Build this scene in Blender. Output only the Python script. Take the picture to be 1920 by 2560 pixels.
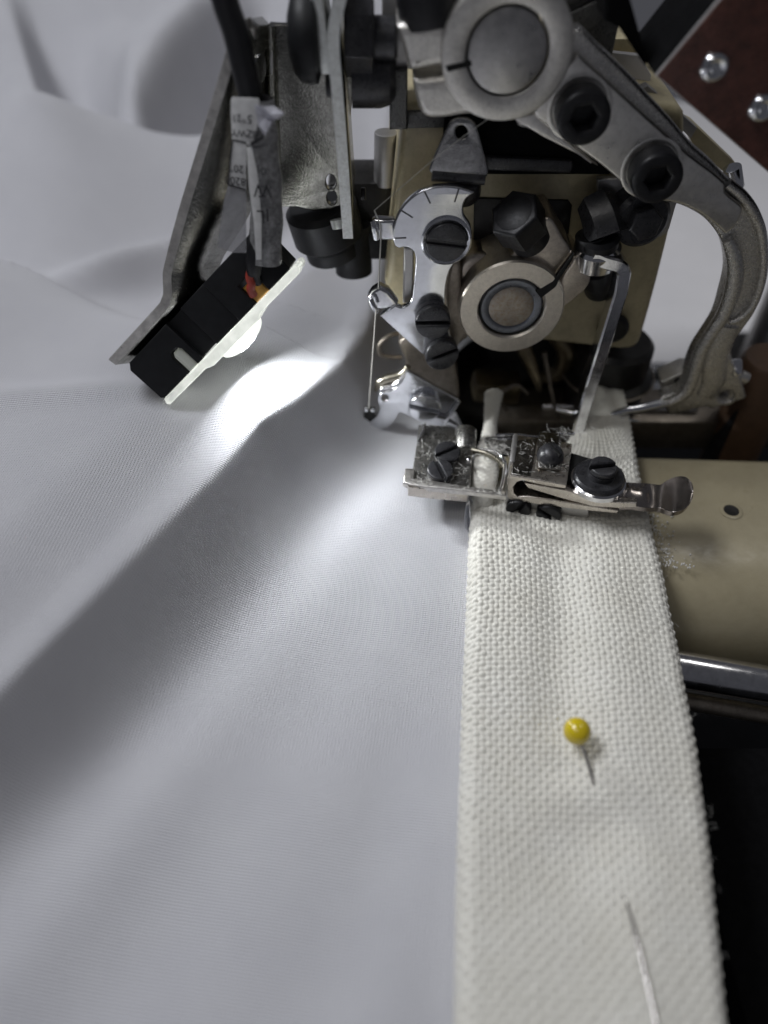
import bpy, bmesh, math, random
import numpy as np
from mathutils import Vector, Matrix

random.seed(7)
np.random.seed(7)
for o in list(bpy.data.objects):
    bpy.data.objects.remove(o)
sc = bpy.context.scene
COL = sc.collection
R = math.radians

# ------------------------------------------------------------------ camera
# one Blender unit is one centimetre
sc.unit_settings.scale_length = 0.01
F = 1923.0                       # focal length in photograph pixels (1920 x 2560)
CAM = Vector((0.0, -11.0, 11.0))
PITCH = R(47.5)
FWD = Vector((0, math.cos(PITCH), -math.sin(PITCH)))
UPV = Vector((0, math.sin(PITCH), math.cos(PITCH)))
cd = bpy.data.cameras.new('camera')
cam = bpy.data.objects.new('camera', cd)
COL.objects.link(cam)
cam.location = CAM
cam.rotation_euler = (math.pi / 2 - PITCH, 0, 0)
cd.sensor_fit = 'VERTICAL'
cd.sensor_height = 44.0
cd.lens = F / 2560.0 * 44.0
cd.clip_start = 0.1
cd.clip_end = 500
cd.dof.use_dof = True
cd.dof.focus_distance = 13.7
cd.dof.aperture_fstop = 0.1
sc.camera = cam
sc.render.resolution_x = 768
sc.render.resolution_y = 1024

# ------------------------------------------------------------------ light
w = bpy.data.worlds.new('World')
sc.world = w
w.use_nodes = True
bg = w.node_tree.nodes['Background']
bg.inputs['Color'].default_value = (0.86, 0.88, 1.0, 1)
bg.inputs['Strength'].default_value = 0.055
vs = sc.view_settings
vs.view_transform = 'Standard'
vs.look = 'None'
vs.gamma = 1.0
vs.exposure = 0.33
vs.use_curve_mapping = False


def area(name, loc, target, size, power, color, size_y=None, spread=180, shape='RECTANGLE'):
    l = bpy.data.lights.new(name, 'AREA')
    l.shape = shape
    l.size = size
    if shape == 'RECTANGLE':
        l.size_y = size_y or size
    l.energy = power
    l.color = color
    l.spread = R(spread)
    o = bpy.data.objects.new(name, l)
    COL.objects.link(o)
    o.location = loc
    d = Vector(target) - Vector(loc)
    o.rotation_euler = d.to_track_quat('-Z', 'Y').to_euler()
    return o


# the room's ceiling panel, behind and to the left of the machine
area('overhead_light', (-33, 8, 54), (-2, 2, 0), 24, 18300, (0.93, 0.95, 1.0), 16)
# a second, weaker panel further off, above and in front of the machine
area('overhead_light', (-24, -28, 60), (2, 0, 2), 22, 2900, (1.0, 0.975, 0.94), 10)
# and one added at the far right for highlights on rod and chrome
area('overhead_light', (30, 16, 58), (4, 0, 0), 16, 2600, (1.0, 0.98, 0.95), 8)


# ------------------------------------------------------------------ maths helpers
def ray(px, py):
    u = (px - 960.0) / F
    v = (py - 1280.0) / F
    return FWD + Vector((u, 0, 0)) - UPV * v


def on_y(px, py, y):
    d = ray(px, py)
    return CAM + d * ((y - CAM.y) / d.y)


def on_z(px, py, z):
    d = ray(px, py)
    return CAM + d * ((z - CAM.z) / d.z)


class Plane:
    """a plane in the place: origin, two axes and the outward normal"""
    def __init__(s, o, u, v):
        s.o = Vector(o)
        s.u = Vector(u).normalized()
        v = Vector(v)
        s.v = (v - s.u * v.dot(s.u)).normalized()
        s.n = s.u.cross(s.v)

    def w(s, a, b, c=0.0):
        return s.o + s.u * a + s.v * b + s.n * c

    def p(s, px, py):
        d = ray(px, py)
        t = (s.o - CAM).dot(s.n) / d.dot(s.n)
        q = CAM + d * t - s.o
        return (q.dot(s.u), q.dot(s.v))


def VY(y):
    """upright plane facing the camera side at depth y"""
    return Plane((0, y, 0), (1, 0, 0), (0, 0, 1))


def axis_plane(o, n, up=(0, 0, 1)):
    n = Vector(n).normalized()
    up = Vector(up)
    if abs(n.dot(up.normalized())) > 0.97:
        up = Vector((0, 1, 0))
    u = up.cross(n).normalized()
    v = n.cross(u)
    return Plane(o, u, v)


def smooth_loop(pts, n=6, closed=True):
    """Hermite spline; a point with a third entry is a corner"""
    N = len(pts)
    P = [Vector((p[0], p[1])) for p in pts]
    cor = [len(p) > 2 for p in pts]
    out = []
    last = N if closed else N - 1
    for i in range(last):
        j = (i + 1) % N
        h, k = (i - 1) % N, (j + 1) % N
        d = (P[j] - P[i]).length

        def tan(a, b, c, is_c):
            if is_c:
                return None
            t = (P[c] - P[a])
            return t.normalized() * d if t.length > 1e-9 else Vector((0, 0))
        m0 = tan(h, i, j, cor[i])
        m1 = tan(i, j, k, cor[j])
        if m0 is None and m1 is None:
            out.append(P[i])
            continue
        if m0 is None:
            m0 = (P[j] - P[i]) * 2 - m1 if False else (P[j] - P[i])
        if m1 is None:
            m1 = (P[j] - P[i])
        for q in range(n):
            t = q / n
            t2, t3 = t * t, t * t * t
            out.append(P[i] * (2 * t3 - 3 * t2 + 1) + m0 * (t3 - 2 * t2 + t) + P[j] * (-2 * t3 + 3 * t2) + m1 * (t3 - t2))
    if not closed:
        out.append(P[-1])
    return [(p.x, p.y) for p in out]


# ------------------------------------------------------------------ object helpers
WLOC = {}


def thing(name, label, cat, loc, group=None):
    o = bpy.data.objects.new(name, None)
    o.empty_display_size = 0.3
    COL.objects.link(o)
    o.location = loc
    o['label'] = label
    o['category'] = cat
    if group:
        o['group'] = group
    WLOC[o.name] = Vector(loc)
    return o


def tag(o, label, cat, group=None):
    o['label'] = label
    o['category'] = cat
    if group:
        o['group'] = group
    return o


def link(name, me, mat, parent=None, sharp=35, label=None):
    """me has world coordinates; shift it to its parent's (or its own) origin"""
    if parent is not None:
        loc = WLOC[parent.name]
    else:
        n = len(me.vertices)
        co = np.empty(n * 3)
        me.vertices.foreach_get('co', co)
        co = co.reshape(-1, 3)
        lo, hi = co.min(0), co.max(0)
        loc = Vector(((lo[0] + hi[0]) / 2, (lo[1] + hi[1]) / 2, lo[2]))
    me.transform(Matrix.Translation(-loc))
    me.materials.clear()
    me.materials.append(mat)
    if sharp is not None:
        me.polygons.foreach_set('use_smooth', [True] * len(me.polygons))
        me.set_sharp_from_angle(angle=R(sharp))
    me.update()
    o = bpy.data.objects.new(name, me)
    COL.objects.link(o)
    if parent is not None:
        o.parent = parent
    else:
        o.location = loc
    WLOC[o.name] = loc.copy()
    if label:
        o['label'] = label
    return o


def me_from(verts, faces):
    me = bpy.data.meshes.new('m')
    me.from_pydata([tuple(v) for v in verts], [], faces)
    return me


def join_me(meshes):
    bm = bmesh.new()
    for m in meshes:
        bm.from_mesh(m)
        bpy.data.meshes.remove(m)
    me = bpy.data.meshes.new('m')
    bm.to_mesh(me)
    bm.free()
    return me


def plate_me(plane, outline, thick, holes=(), bevel=0.02, front=0.0, px=True, smooth=0, res=2):
    """an outline (photo pixels measured on the plane, or plane centimetres) with thickness"""
    def conv(pts):
        if px:
            q = []
            for p in pts:
                a, b = plane.p(p[0], p[1])
                q.append((a, b) + tuple(p[2:]))
            pts = q
        if smooth:
            pts = smooth_loop(pts, smooth)
        return [(p[0], p[1]) for p in pts]
    cu = bpy.data.curves.new('c', 'CURVE')
    cu.dimensions = '2D'
    cu.fill_mode = 'BOTH'
    bevel = min(bevel, thick * 0.45)
    cu.extrude = thick / 2 - bevel
    cu.bevel_depth = bevel
    cu.bevel_resolution = res
    cu.offset = -bevel
    for pts in [outline] + list(holes):
        pts = conv(pts)
        sp = cu.splines.new('POLY')
        sp.points.add(len(pts) - 1)
        for i, p in enumerate(pts):
            sp.points[i].co = (p[0], p[1], 0, 1)
        sp.use_cyclic_u = True
    ob = bpy.data.objects.new('c', cu)
    me0 = ob.to_mesh()
    me = me0.copy()
    ob.to_mesh_clear()
    bpy.data.objects.remove(ob)
    bpy.data.curves.remove(cu)
    M = Matrix.Identity(4)
    o = plane.w(0, 0, front - thick / 2)
    for i in range(3):
        M[i][0] = plane.u[i]
        M[i][1] = plane.v[i]
        M[i][2] = plane.n[i]
        M[i][3] = o[i]
    me.transform(M)
    bm = bmesh.new()
    bm.from_mesh(me)
    bmesh.ops.remove_doubles(bm, verts=bm.verts, dist=0.0008)
    bmesh.ops.recalc_face_normals(bm, faces=bm.faces)
    bm.to_mesh(me)
    bm.free()
    return me


def plate(name, plane, outline, thick, mat, parent=None, label=None, **k):
    return link(name, plate_me(plane, outline, thick, **k), mat, parent, label=label)


def circle(c, r, n=48, ry=None, rot=0.0):
    ry = ry or r
    return [(c[0] + r * math.cos(rot + 2 * math.pi * i / n), c[1] + ry * math.sin(rot + 2 * math.pi * i / n)) for i in range(n)]


def lathe_me(profile, origin, axis, segs=48, up=(0, 0, 1)):
    pl = axis_plane(origin, axis, up)
    V, Fc = [], []
    rings = []
    for r, h in profile:
        if r < 1e-6:
            rings.append([len(V)])
            V.append(pl.w(0, 0, h))
        else:
            rings.append(list(range(len(V), len(V) + segs)))
            for i in range(segs):
                a = 2 * math.pi * i / segs
                V.append(pl.w(r * math.cos(a), r * math.sin(a), h))
    for a, b in zip(rings[:-1], rings[1:]):
        for i in range(segs):
            j = (i + 1) % segs
            if len(a) == 1 and len(b) == 1:
                continue
            if len(a) == 1:
                Fc.append((a[0], b[i], b[j]))
            elif len(b) == 1:
                Fc.append((a[i], b[0], a[j]))
            else:
                Fc.append((a[i], b[i], b[j], a[j]))
    me = me_from(V, Fc)
    bm = bmesh.new()
    bm.from_mesh(me)
    bmesh.ops.recalc_face_normals(bm, faces=bm.faces)
    bm.to_mesh(me)
    bm.free()
    return me


def lathe(name, profile, origin, axis, mat, parent=None, segs=48, label=None, sharp=35):
    return link(name, lathe_me(profile, origin, axis, segs), mat, parent, label=label, sharp=sharp)


def rod_me(p0, p1, r, bev=0.02, segs=32, r1=None):
    p0, p1 = Vector(p0), Vector(p1)
    L = (p1 - p0).length
    r1 = r if r1 is None else r1
    b = min(bev, r * .5, r1 * .5, L * .4)
    return lathe_me([(0, 0), (r - b, 0), (r - b * .3, b * .3), (r, b), (r1, L - b), (r1 - b * .3, L - b * .3), (r1 - b, L), (0, L)], p0, p1 - p0, segs)


def rod(name, p0, p1, r, mat, parent=None, bev=0.02, segs=32, r1=None, label=None):
    return link(name, rod_me(p0, p1, r, bev, segs, r1), mat, parent, label=label)


def box_me(c, size, rot=(0, 0, 0), bev=0.03, seg=2):
    bm = bmesh.new()
    bmesh.ops.create_cube(bm, size=1.0)
    bmesh.ops.scale(bm, vec=size, verts=bm.verts)
    if bev > 0:
        bmesh.ops.bevel(bm, geom=bm.edges[:], offset=min(bev, min(size) * .45), segments=seg, profile=0.5, affect='EDGES')
    from mathutils import Euler
    M = Matrix.Translation(Vector(c)) @ Euler([R(a) for a in rot]).to_matrix().to_4x4()
    bm.transform(M)
    me = bpy.data.meshes.new('m')
    bm.to_mesh(me)
    bm.free()
    return me


def box(name, c, size, mat, parent=None, rot=(0, 0, 0), bev=0.03, label=None):
    return link(name, box_me(c, size, rot, bev), mat, parent, label=label)


def spline3(pts, n=8):
    P = [Vector(p) for p in pts]
    out = []
    for i in range(len(P) - 1):
        p0 = P[max(i - 1, 0)]
        p1, p2 = P[i], P[i + 1]
        p3 = P[min(i + 2, len(P) - 1)]
        for q in range(n):
            t = q / n
            out.append(0.5 * ((2 * p1) + (p2 - p0) * t + (2 * p0 - 5 * p1 + 4 * p2 - p3) * t * t + (3 * p1 - p0 - 3 * p2 + p3) * t ** 3))
    out.append(P[-1])
    return out


def tube_me(pts, rad, segs=12, n=8, up=(0, 1, 0), flat=1.0, cap=True, spl=True):
    """rad: number or one radius for each given point; flat scales the section along `up`"""
    P = spline3(pts, n) if spl else [Vector(p) for p in pts]
    k = len(pts)
    if not isinstance(rad, (list, tuple)):
        rad = [rad] * k
    rr = np.interp(np.linspace(0, k - 1, len(P)), range(k), rad)
    V, Fc = [], []
    upv = Vector(up).normalized()
    for i, p in enumerate(P):
        t = (P[min(i + 1, len(P) - 1)] - P[max(i - 1, 0)]).normalized()
        b = upv - t * upv.dot(t)
        if b.length < 1e-4:
            b = Vector((1, 0, 0)) - t * t.x
        b.normalize()
        a = t.cross(b)
        for s in range(segs):
            an = 2 * math.pi * s / segs
            V.append(p + a * (math.cos(an) * rr[i]) + b * (math.sin(an) * rr[i] * flat))
    for i in range(len(P) - 1):
        for s in range(segs):
            s2 = (s + 1) % segs
            Fc.append((i * segs + s, i * segs + s2, (i + 1) * segs + s2, (i + 1) * segs + s))
    if cap:
        Fc.append(tuple(range(segs))[::-1])
        Fc.append(tuple((len(P) - 1) * segs + s for s in range(segs)))
    me = me_from(V, Fc)
    bm = bmesh.new()
    bm.from_mesh(me)
    bmesh.ops.recalc_face_normals(bm, faces=bm.faces)
    bm.to_mesh(me)
    bm.free()
    return me


def tube(name, pts, rad, mat, parent=None, label=None, sharp=50, **k):
    return link(name, tube_me(pts, rad, **k), mat, parent, sharp=sharp, label=label)


def slot_screw_me(o, axis, r, h, slot=0.0, sw=None, dome=0.0, up=(0, 0, 1)):
    """cheese-head screw with a real slot"""
    pl = axis_plane(o, axis, up)
    sw = sw or r * 0.24
    sd = h * 0.45
    ms = [lathe_me([(0, 0), (r, 0), (r, h - sd), (0, h - sd)], o, axis, 40)]
    for sgn in (1, -1):
        a0 = math.asin(min(.95, sw / 2 / r))
        arc = []
        for i in range(25):
            a = a0 + (math.pi - 2 * a0) * i / 24
            arc.append((r * math.cos(a), r * math.sin(a) * sgn))
        c, s = math.cos(slot), math.sin(slot)
        arc = [(x * c - y * s, x * s + y * c) for x, y in arc]
        ms.append(plate_me(pl, arc, sd + 0.004, px=False, bevel=min(.035, sd * .4), front=h))
    return join_me(ms)


def socket_screw_me(o, axis, r, h, rot=0.3):
    pl = axis_plane(o, axis)
    hexr = r * 0.5
    ring = plate_me(pl, circle((0, 0), r, 56), h, holes=[circle((0, 0), hexr, 6, rot=rot)], px=False, bevel=r * .16, front=h, res=3)
    bot = lathe_me([(0, h * .35), (hexr * 1.05, h * .35)], o, axis, 24)
    return join_me([ring, bot])


def hex_me(o, axis, r, h, rot=0.0, bevel=.04, up=(0, 0, 1)):
    return plate_me(axis_plane(o, axis, up), circle((0, 0), r, 6, rot=rot), h, px=False, bevel=bevel, front=h)


# ------------------------------------------------------------------ materials
def new_mat(name):
    m = bpy.data.materials.new(name)
    m.use_nodes = True
    nt = m.node_tree
    return m, nt, nt.nodes, nt.links, nt.nodes['Principled BSDF']


def noise(N, L, scale, detail=4, rough=.6, vec=None, dist=0.0):
    n = N.new('ShaderNodeTexNoise')
    n.inputs['Scale'].default_value = scale
    n.inputs['Detail'].default_value = detail
    n.inputs['Roughness'].default_value = rough
    n.inputs['Distortion'].default_value = dist
    if vec is not None:
        L.new(vec, n.inputs['Vector'])
    return n


def ramp(N, L, src, a, b, ca=(0, 0, 0, 1), cb=(1, 1, 1, 1)):
    r = N.new('ShaderNodeValToRGB')
    r.color_ramp.elements[0].position = a
    r.color_ramp.elements[1].position = b
    r.color_ramp.elements[0].color = ca
    r.color_ramp.elements[1].color = cb
    L.new(src, r.inputs['Fac'])
    return r


def c4(c):
    return (c[0], c[1], c[2], 1)


def surf(name, col, rough=.4, metal=1.0, var=.25, vscale=2.5, rvar=.15, rscale=6, bump=.0, bscale=30, dirt=None,
         dirt_amt=.5, brush=None, specks=0, coat=0, bdet=4, spec=.5, stain=None):
    m, nt, N, L, P = new_mat(name)
    tc = N.new('ShaderNodeTexCoord')
    vec = tc.outputs['Object']
    n1 = noise(N, L, vscale, 6, .65, vec)
    lo = tuple(c * (1 - var) for c in col)
    hi = tuple(min(1, c * (1 + var)) for c in col)
    cr = ramp(N, L, n1.outputs['Fac'], .3, .7, c4(lo), c4(hi))
    colour = cr.outputs['Color']
    if dirt:
        n2 = noise(N, L, vscale * 2.7, 8, .7, vec, .4)
        f = ramp(N, L, n2.outputs['Fac'], .45, .72)
        f2 = N.new('ShaderNodeMath')
        f2.operation = 'MULTIPLY'
        f2.inputs[1].default_value = dirt_amt
        L.new(f.outputs['Color'], f2.inputs[0])
        mx = N.new('ShaderNodeMixRGB')
        L.new(f2.outputs[0], mx.inputs['Fac'])
        L.new(colour, mx.inputs['Color1'])
        mx.inputs['Color2'].default_value = c4(dirt)
        colour = mx.outputs['Color']
    if specks:
        # loose dust: small pale flecks
        v = N.new('ShaderNodeTexVoronoi')
        v.inputs['Scale'].default_value = specks
        wv = noise(N, L, 9, 2, .5, vec)
        ad = N.new('ShaderNodeVectorMath')
        ad.operation = 'ADD'
        L.new(vec, ad.inputs[0])
        L.new(wv.outputs['Color'], ad.inputs[1])
        L.new(ad.outputs[0], v.inputs['Vector'])
        sr = ramp(N, L, v.outputs['Distance'], .05, .16, (1, 1, 1, 1), (0, 0, 0, 1))
        n3 = noise(N, L, 3, 3, .6, vec)
        s3 = ramp(N, L, n3.outputs['Fac'], .45, .6)
        mm = N.new('ShaderNodeMath')
        mm.operation = 'MULTIPLY'
        L.new(sr.outputs['Color'], mm.inputs[0])
        L.new(s3.outputs['Color'], mm.inputs[1])
        mx = N.new('ShaderNodeMixRGB')
        L.new(mm.outputs[0], mx.inputs['Fac'])
        L.new(colour, mx.inputs['Color1'])
        mx.inputs['Color2'].default_value = (.55, .55, .55, 1)
        colour = mx.outputs['Color']
        mt = N.new('ShaderNodeMath')
        mt.operation = 'MULTIPLY_ADD'
        mt.inputs[1].default_value = -metal
        mt.inputs[2].default_value = metal
        L.new(mm.outputs[0], mt.inputs[0])
        L.new(mt.outputs[0], P.inputs['Metallic'])
    else:
        P.inputs['Metallic'].default_value = metal
    L.new(colour, P.inputs['Base Color'])
    n4 = noise(N, L, rscale, 6, .7, vec)
    rr = N.new('ShaderNodeMapRange')
    rr.inputs['From Min'].default_value = .3
    rr.inputs['From Max'].default_value = .7
    rr.inputs['To Min'].default_value = max(.03, rough - rvar)
    rr.inputs['To Max'].default_value = min(1, rough + rvar)
    L.new(n4.outputs['Fac'], rr.inputs['Value'])
    L.new(rr.outputs[0], P.inputs['Roughness'])
    P.inputs['Specular IOR Level'].default_value = spec
    if coat:
        P.inputs['Coat Weight'].default_value = coat
        P.inputs['Coat Roughness'].default_value = .15
    h = None
    if bump:
        nb = noise(N, L, bscale, bdet, .6, vec)
        h = nb.outputs['Fac']
        if brush:
            mp = N.new('ShaderNodeMapping')
            mp.inputs['Scale'].default_value = brush
            L.new(vec, mp.inputs['Vector'])
            nb2 = noise(N, L, 8, 4, .7, mp.outputs[0])
            a = N.new('ShaderNodeMath')
            a.operation = 'ADD'
            L.new(h, a.inputs[0])
            L.new(nb2.outputs['Fac'], a.inputs[1])
            h = a.outputs[0]
        b = N.new('ShaderNodeBump')
        b.inputs['Strength'].default_value = bump
        b.inputs['Distance'].default_value = .02
        L.new(h, b.inputs['Height'])
        L.new(b.outputs[0], P.inputs['Normal'])
    return m


M = {}
M['cast'] = surf('cast_steel', (.76, .74, .70), .40, 1, .12, 8, .10, 16, .35, 55, dirt=(.24, .22, .20), dirt_amt=.4, bdet=6)
M['cast_rough'] = surf('sand_cast_steel', (.76, .745, .72), .29, 1, .2, 18, .10, 26, .7, 46, dirt=(.3, .285, .27), dirt_amt=.45, bdet=5)
M['ground'] = surf('ground_steel', (.80, .78, .74), .35, 1, .08, 3, .1, 10, .06, 80, dirt=(.33, .31, .28), dirt_amt=.35, brush=(1, 20, 30))
M['shaft'] = surf('turned_steel', (.50, .49, .48), .34, .95, .12, 3, .12, 8, .10, 50, brush=(1, 1, 26), dirt=(.2, .2, .2), dirt_amt=.4)
M['polish'] = surf('polished_nickel', (.72, .73, .76), .17, 1, .05, 4, .07, 9, .03, 60, dirt=(.42, .42, .42), dirt_amt=.25)
M['chrome'] = surf('chrome', (.7, .7, .72), .14, 1, .08, 5, .07, 12, .05, 25, dirt=(.3, .3, .3), dirt_amt=.35)
M['rodchrome'] = surf('rod_chrome', (.68, .68, .70), .2, 1, .1, 2, .08, 6, .04, 30, brush=(18, 1, 1), dirt=(.25, .25, .25), dirt_amt=.4)
M['nickel'] = surf('warm_nickel', (.60, .555, .50), .3, 1, .1, 4, .08, 10, .05, 50, dirt=(.3, .27, .24), dirt_amt=.3, brush=(24, 1, 1))
M['gunmetal'] = surf('dark_nickel', (.27, .26, .24), .22, 1, .15, 4, .1, 10, .05, 40, specks=22)
M['lever'] = surf('lever_nickel', (.36, .325, .305), .24, 1, .06, 3, .05, 8, .03, 60)
M['zinc'] = surf('zinc_sheet', (.42, .415, .38), .2, 1, .3, 6, .09, 16, .35, 22, dirt=(.13, .125, .10), dirt_amt=.6, bdet=7)
M['zincedge'] = surf('sheared_edge', (.62, .60, .57), .36, .95, .25, 6, .1, 12, .3, 30, brush=(1, 2, 40))
M['stripe'] = surf('plated_edge', (.80, .82, .80), .42, .9, .15, 7, .1, 14, .25, 26, dirt=(.4, .4, .34), dirt_amt=.5, bdet=6)
M['black'] = surf('black_oxide', (.032, .032, .036), .32, .2, .4, 6, .1, 14, .15, 40, specks=16, spec=.5, dirt=(.07, .07, .07), dirt_amt=.5)
M['matte'] = surf('matte_black_case', (.005, .005, .0055), .8, 0, .3, 6, .1, 14, .05, 40, spec=.06)
M['blackcl'] = surf('black_steel', (.016, .016, .018), .42, .2, .4, 6, .1, 14, .1, 40, spec=.4)
M['plastic'] = surf('black_plastic', (.010, .0105, .012), .5, 0, .25, 5, .08, 14, .03, 50, spec=.3)
M['cable'] = surf('cable_rubber', (.014, .014, .016), .36, 0, .2, 5, .06, 14, .02, 30, spec=.4)
M['beige'] = surf('cream_enamel', (.52, .455, .29), .34, 0, .10, 2, .06, 5, .05, 18, dirt=(.26, .22, .13), dirt_amt=.45)
M['bed'] = surf('worn_cream_enamel', (.36, .315, .21), .36, 0, .06, 1.6, .10, 4, .14, 14, dirt=(.27, .23, .14), dirt_amt=.3)
M['hammer'] = surf('hammered_grey', (.15, .15, .145), .32, .55, .2, 9, .1, 14, .9, 26, bdet=3)
M['plainsteel'] = surf('plain_steel', (.46, .45, .44), .44, .85, .08, 3, .06, 10, .05, 60)
M['brown'] = surf('brown_laminate', (.115, .048, .036), .28, .15, .35, 2.5, .14, 4, .12, 30, dirt=(.035, .022, .018), dirt_amt=.7)
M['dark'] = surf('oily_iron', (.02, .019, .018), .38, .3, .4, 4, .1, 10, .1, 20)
M['oilbrass'] = surf('oily_bronze', (.20, .165, .11), .35, .8, .25, 4, .1, 10, .1, 30)
M['iron'] = surf('brown_iron', (.30, .265, .225), .44, .85, .2, 5, .1, 14, .25, 45, dirt=(.12, .10, .085), dirt_amt=.5, bdet=6)
M['collar'] = surf('collar_steel', (.66, .61, .54), .42, .9, .08, 8, .08, 16, .1, 70, dirt=(.30, .27, .23), dirt_amt=.35)
M['wood'] = surf('brown_wood', (.10, .055, .03), .5, 0, .2, 3, .1, 8, .05, 20)
M['tabledark'] = surf('dark_table', (.014, .015, .018), .45, 0, .4, 1, .1, 3, .05, 10)
M['tablewhite'] = surf('white_table', (.74, .73, .74), .45, 0, .03, 1, .05, 3)
M['yellow'] = surf('yellow_glass', (.62, .47, .012), .14, 0, .03, 3, .03, 6, spec=.6, coat=.5)
M['steelpin'] = surf('pin_steel', (.60, .575, .56), .2, 1, .05, 6, .05, 12)
M['red'] = surf('red_wire', (.33, .045, .03), .35, 0, .1, 6, .05, 12)
M['amber'] = surf('amber_glue', (.75, .42, .10), .3, 0, .15, 6, .05, 12)
M['paper'] = surf('label_paper', (.60, .60, .60), .45, 0, .12, 9, .1, 14, .25, 7)
M['ink'] = surf('black_ink', (.02, .02, .022), .5, 0, .2, 5, .05, 10)
M['foil'] = surf('clear_taped_paper', (.26, .26, .265), .16, 0, .5, 5, .06, 10, .25, 5, dirt=(.05, .05, .05), dirt_amt=.7, coat=.6)
M['lint'] = surf('lint_fibre', (.62, .61, .58), .9, 0, .1, 9)
M['thread'] = surf('nylon_thread', (.42, .41, .38), .35, 0, .08, 9)
M['engrave'] = surf('engraved_mark', (.06, .06, .06), .5, .3, .2, 9)


def clear_tape():
    m, nt, N, L, P = new_mat('clear_tape')
    P.inputs['Base Color'].default_value = (.34, .34, .36, 1)
    P.inputs['Roughness'].default_value = .16
    P.inputs['Alpha'].default_value = .5
    tc = N.new('ShaderNodeTexCoord')
    nb = noise(N, L, 6, 4, .6, tc.outputs['Object'])
    b = N.new('ShaderNodeBump')
    b.inputs['Strength'].default_value = .6
    b.inputs['Distance'].default_value = .05
    L.new(nb.outputs['Fac'], b.inputs['Height'])
    L.new(b.outputs[0], P.inputs['Normal'])
    return m


M['tape'] = clear_tape()


def acrylic(name, emit, col=(.9, .92, .85), ecol=(1, 1, .93)):
    m, nt, N, L, P = new_mat(name)
    tc = N.new('ShaderNodeTexCoord')
    n1 = noise(N, L, 4, 3, .5, tc.outputs['Object'])
    r = ramp(N, L, n1.outputs['Fac'], .35, .7, (.5, .52, .50, 1), (1, 1, .98, 1))
    P.inputs['Base Color'].default_value = c4(col)
    P.inputs['Roughness'].default_value = .12
    P.inputs['Transmission Weight'].default_value = .55
    P.inputs['IOR'].default_value = 1.49
    L.new(r.outputs['Color'], P.inputs['Emission Color'])
    P.inputs['Emission Strength'].default_value = emit
    return m


M['acrylic'] = acrylic('lit_acrylic', .30)
M['lens'] = acrylic('lit_lens', .45)
M['clearpeg'] = acrylic('clear_peg', .02)


def weave_mat():
    m, nt, N, L, P = new_mat('white_cotton_weave')
    tc = N.new('ShaderNodeTexCoord')
    vec = tc.outputs['UV']
    n1 = noise(N, L, .9, 4, .5, vec)
    cr = ramp(N, L, n1.outputs['Fac'], .3, .7, (.735, .735, .775, 1), (.775, .775, .81, 1))
    P.inputs['Roughness'].default_value = .62
    P.inputs['Sheen Weight'].default_value = .25
    P.inputs['Sheen Roughness'].default_value = .4
    hs = []
    for rot in (8, 98):
        mp = N.new('ShaderNodeMapping')
        mp.inputs['Rotation'].default_value = (0, 0, R(rot))
        L.new(vec, mp.inputs['Vector'])
        wv = N.new('ShaderNodeTexWave')
        wv.bands_direction = 'X'
        wv.inputs['Scale'].default_value = 6.4 if rot < 50 else 7.6
        wv.inputs['Distortion'].default_value = .35
        wv.inputs['Detail'].default_value = 2
        wv.inputs['Detail Scale'].default_value = .6
        L.new(mp.outputs[0], wv.inputs['Vector'])
        hs.append(wv.outputs['Fac'])
    a = N.new('ShaderNodeMath')
    a.operation = 'MULTIPLY'
    L.new(hs[0], a.inputs[0])
    L.new(hs[1], a.inputs[1])
    s = N.new('ShaderNodeMath')
    s.operation = 'ADD'
    L.new(a.outputs[0], s.inputs[0])
    L.new(hs[1], s.inputs[1])
    fz = noise(N, L, 60, 3, .6, vec)
    s2 = N.new('ShaderNodeMath')
    s2.operation = 'MULTIPLY_ADD'
    s2.inputs[1].default_value = .8
    L.new(fz.outputs['Fac'], s2.inputs[0])
    L.new(s.outputs[0], s2.inputs[2])
    b = N.new('ShaderNodeBump')
    b.inputs['Strength'].default_value = .8
    b.inputs['Distance'].default_value = .02
    L.new(s2.outputs[0], b.inputs['Height'])
    L.new(b.outputs[0], P.inputs['Normal'])
    # pores between the yarns are a touch greyer
    pr = ramp(N, L, a.outputs[0], .0, .5, (.86, .86, .87, 1), (1, 1, 1, 1))
    mx = N.new('ShaderNodeMixRGB')
    mx.blend_type = 'MULTIPLY'
    mx.inputs['Fac'].default_value = 1
    L.new(cr.outputs['Color'], mx.inputs['Color1'])
    L.new(pr.outputs['Color'], mx.inputs['Color2'])
    L.new(mx.outputs['Color'], P.inputs['Base Color'])
    return m


M['cotton'] = weave_mat()


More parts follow.
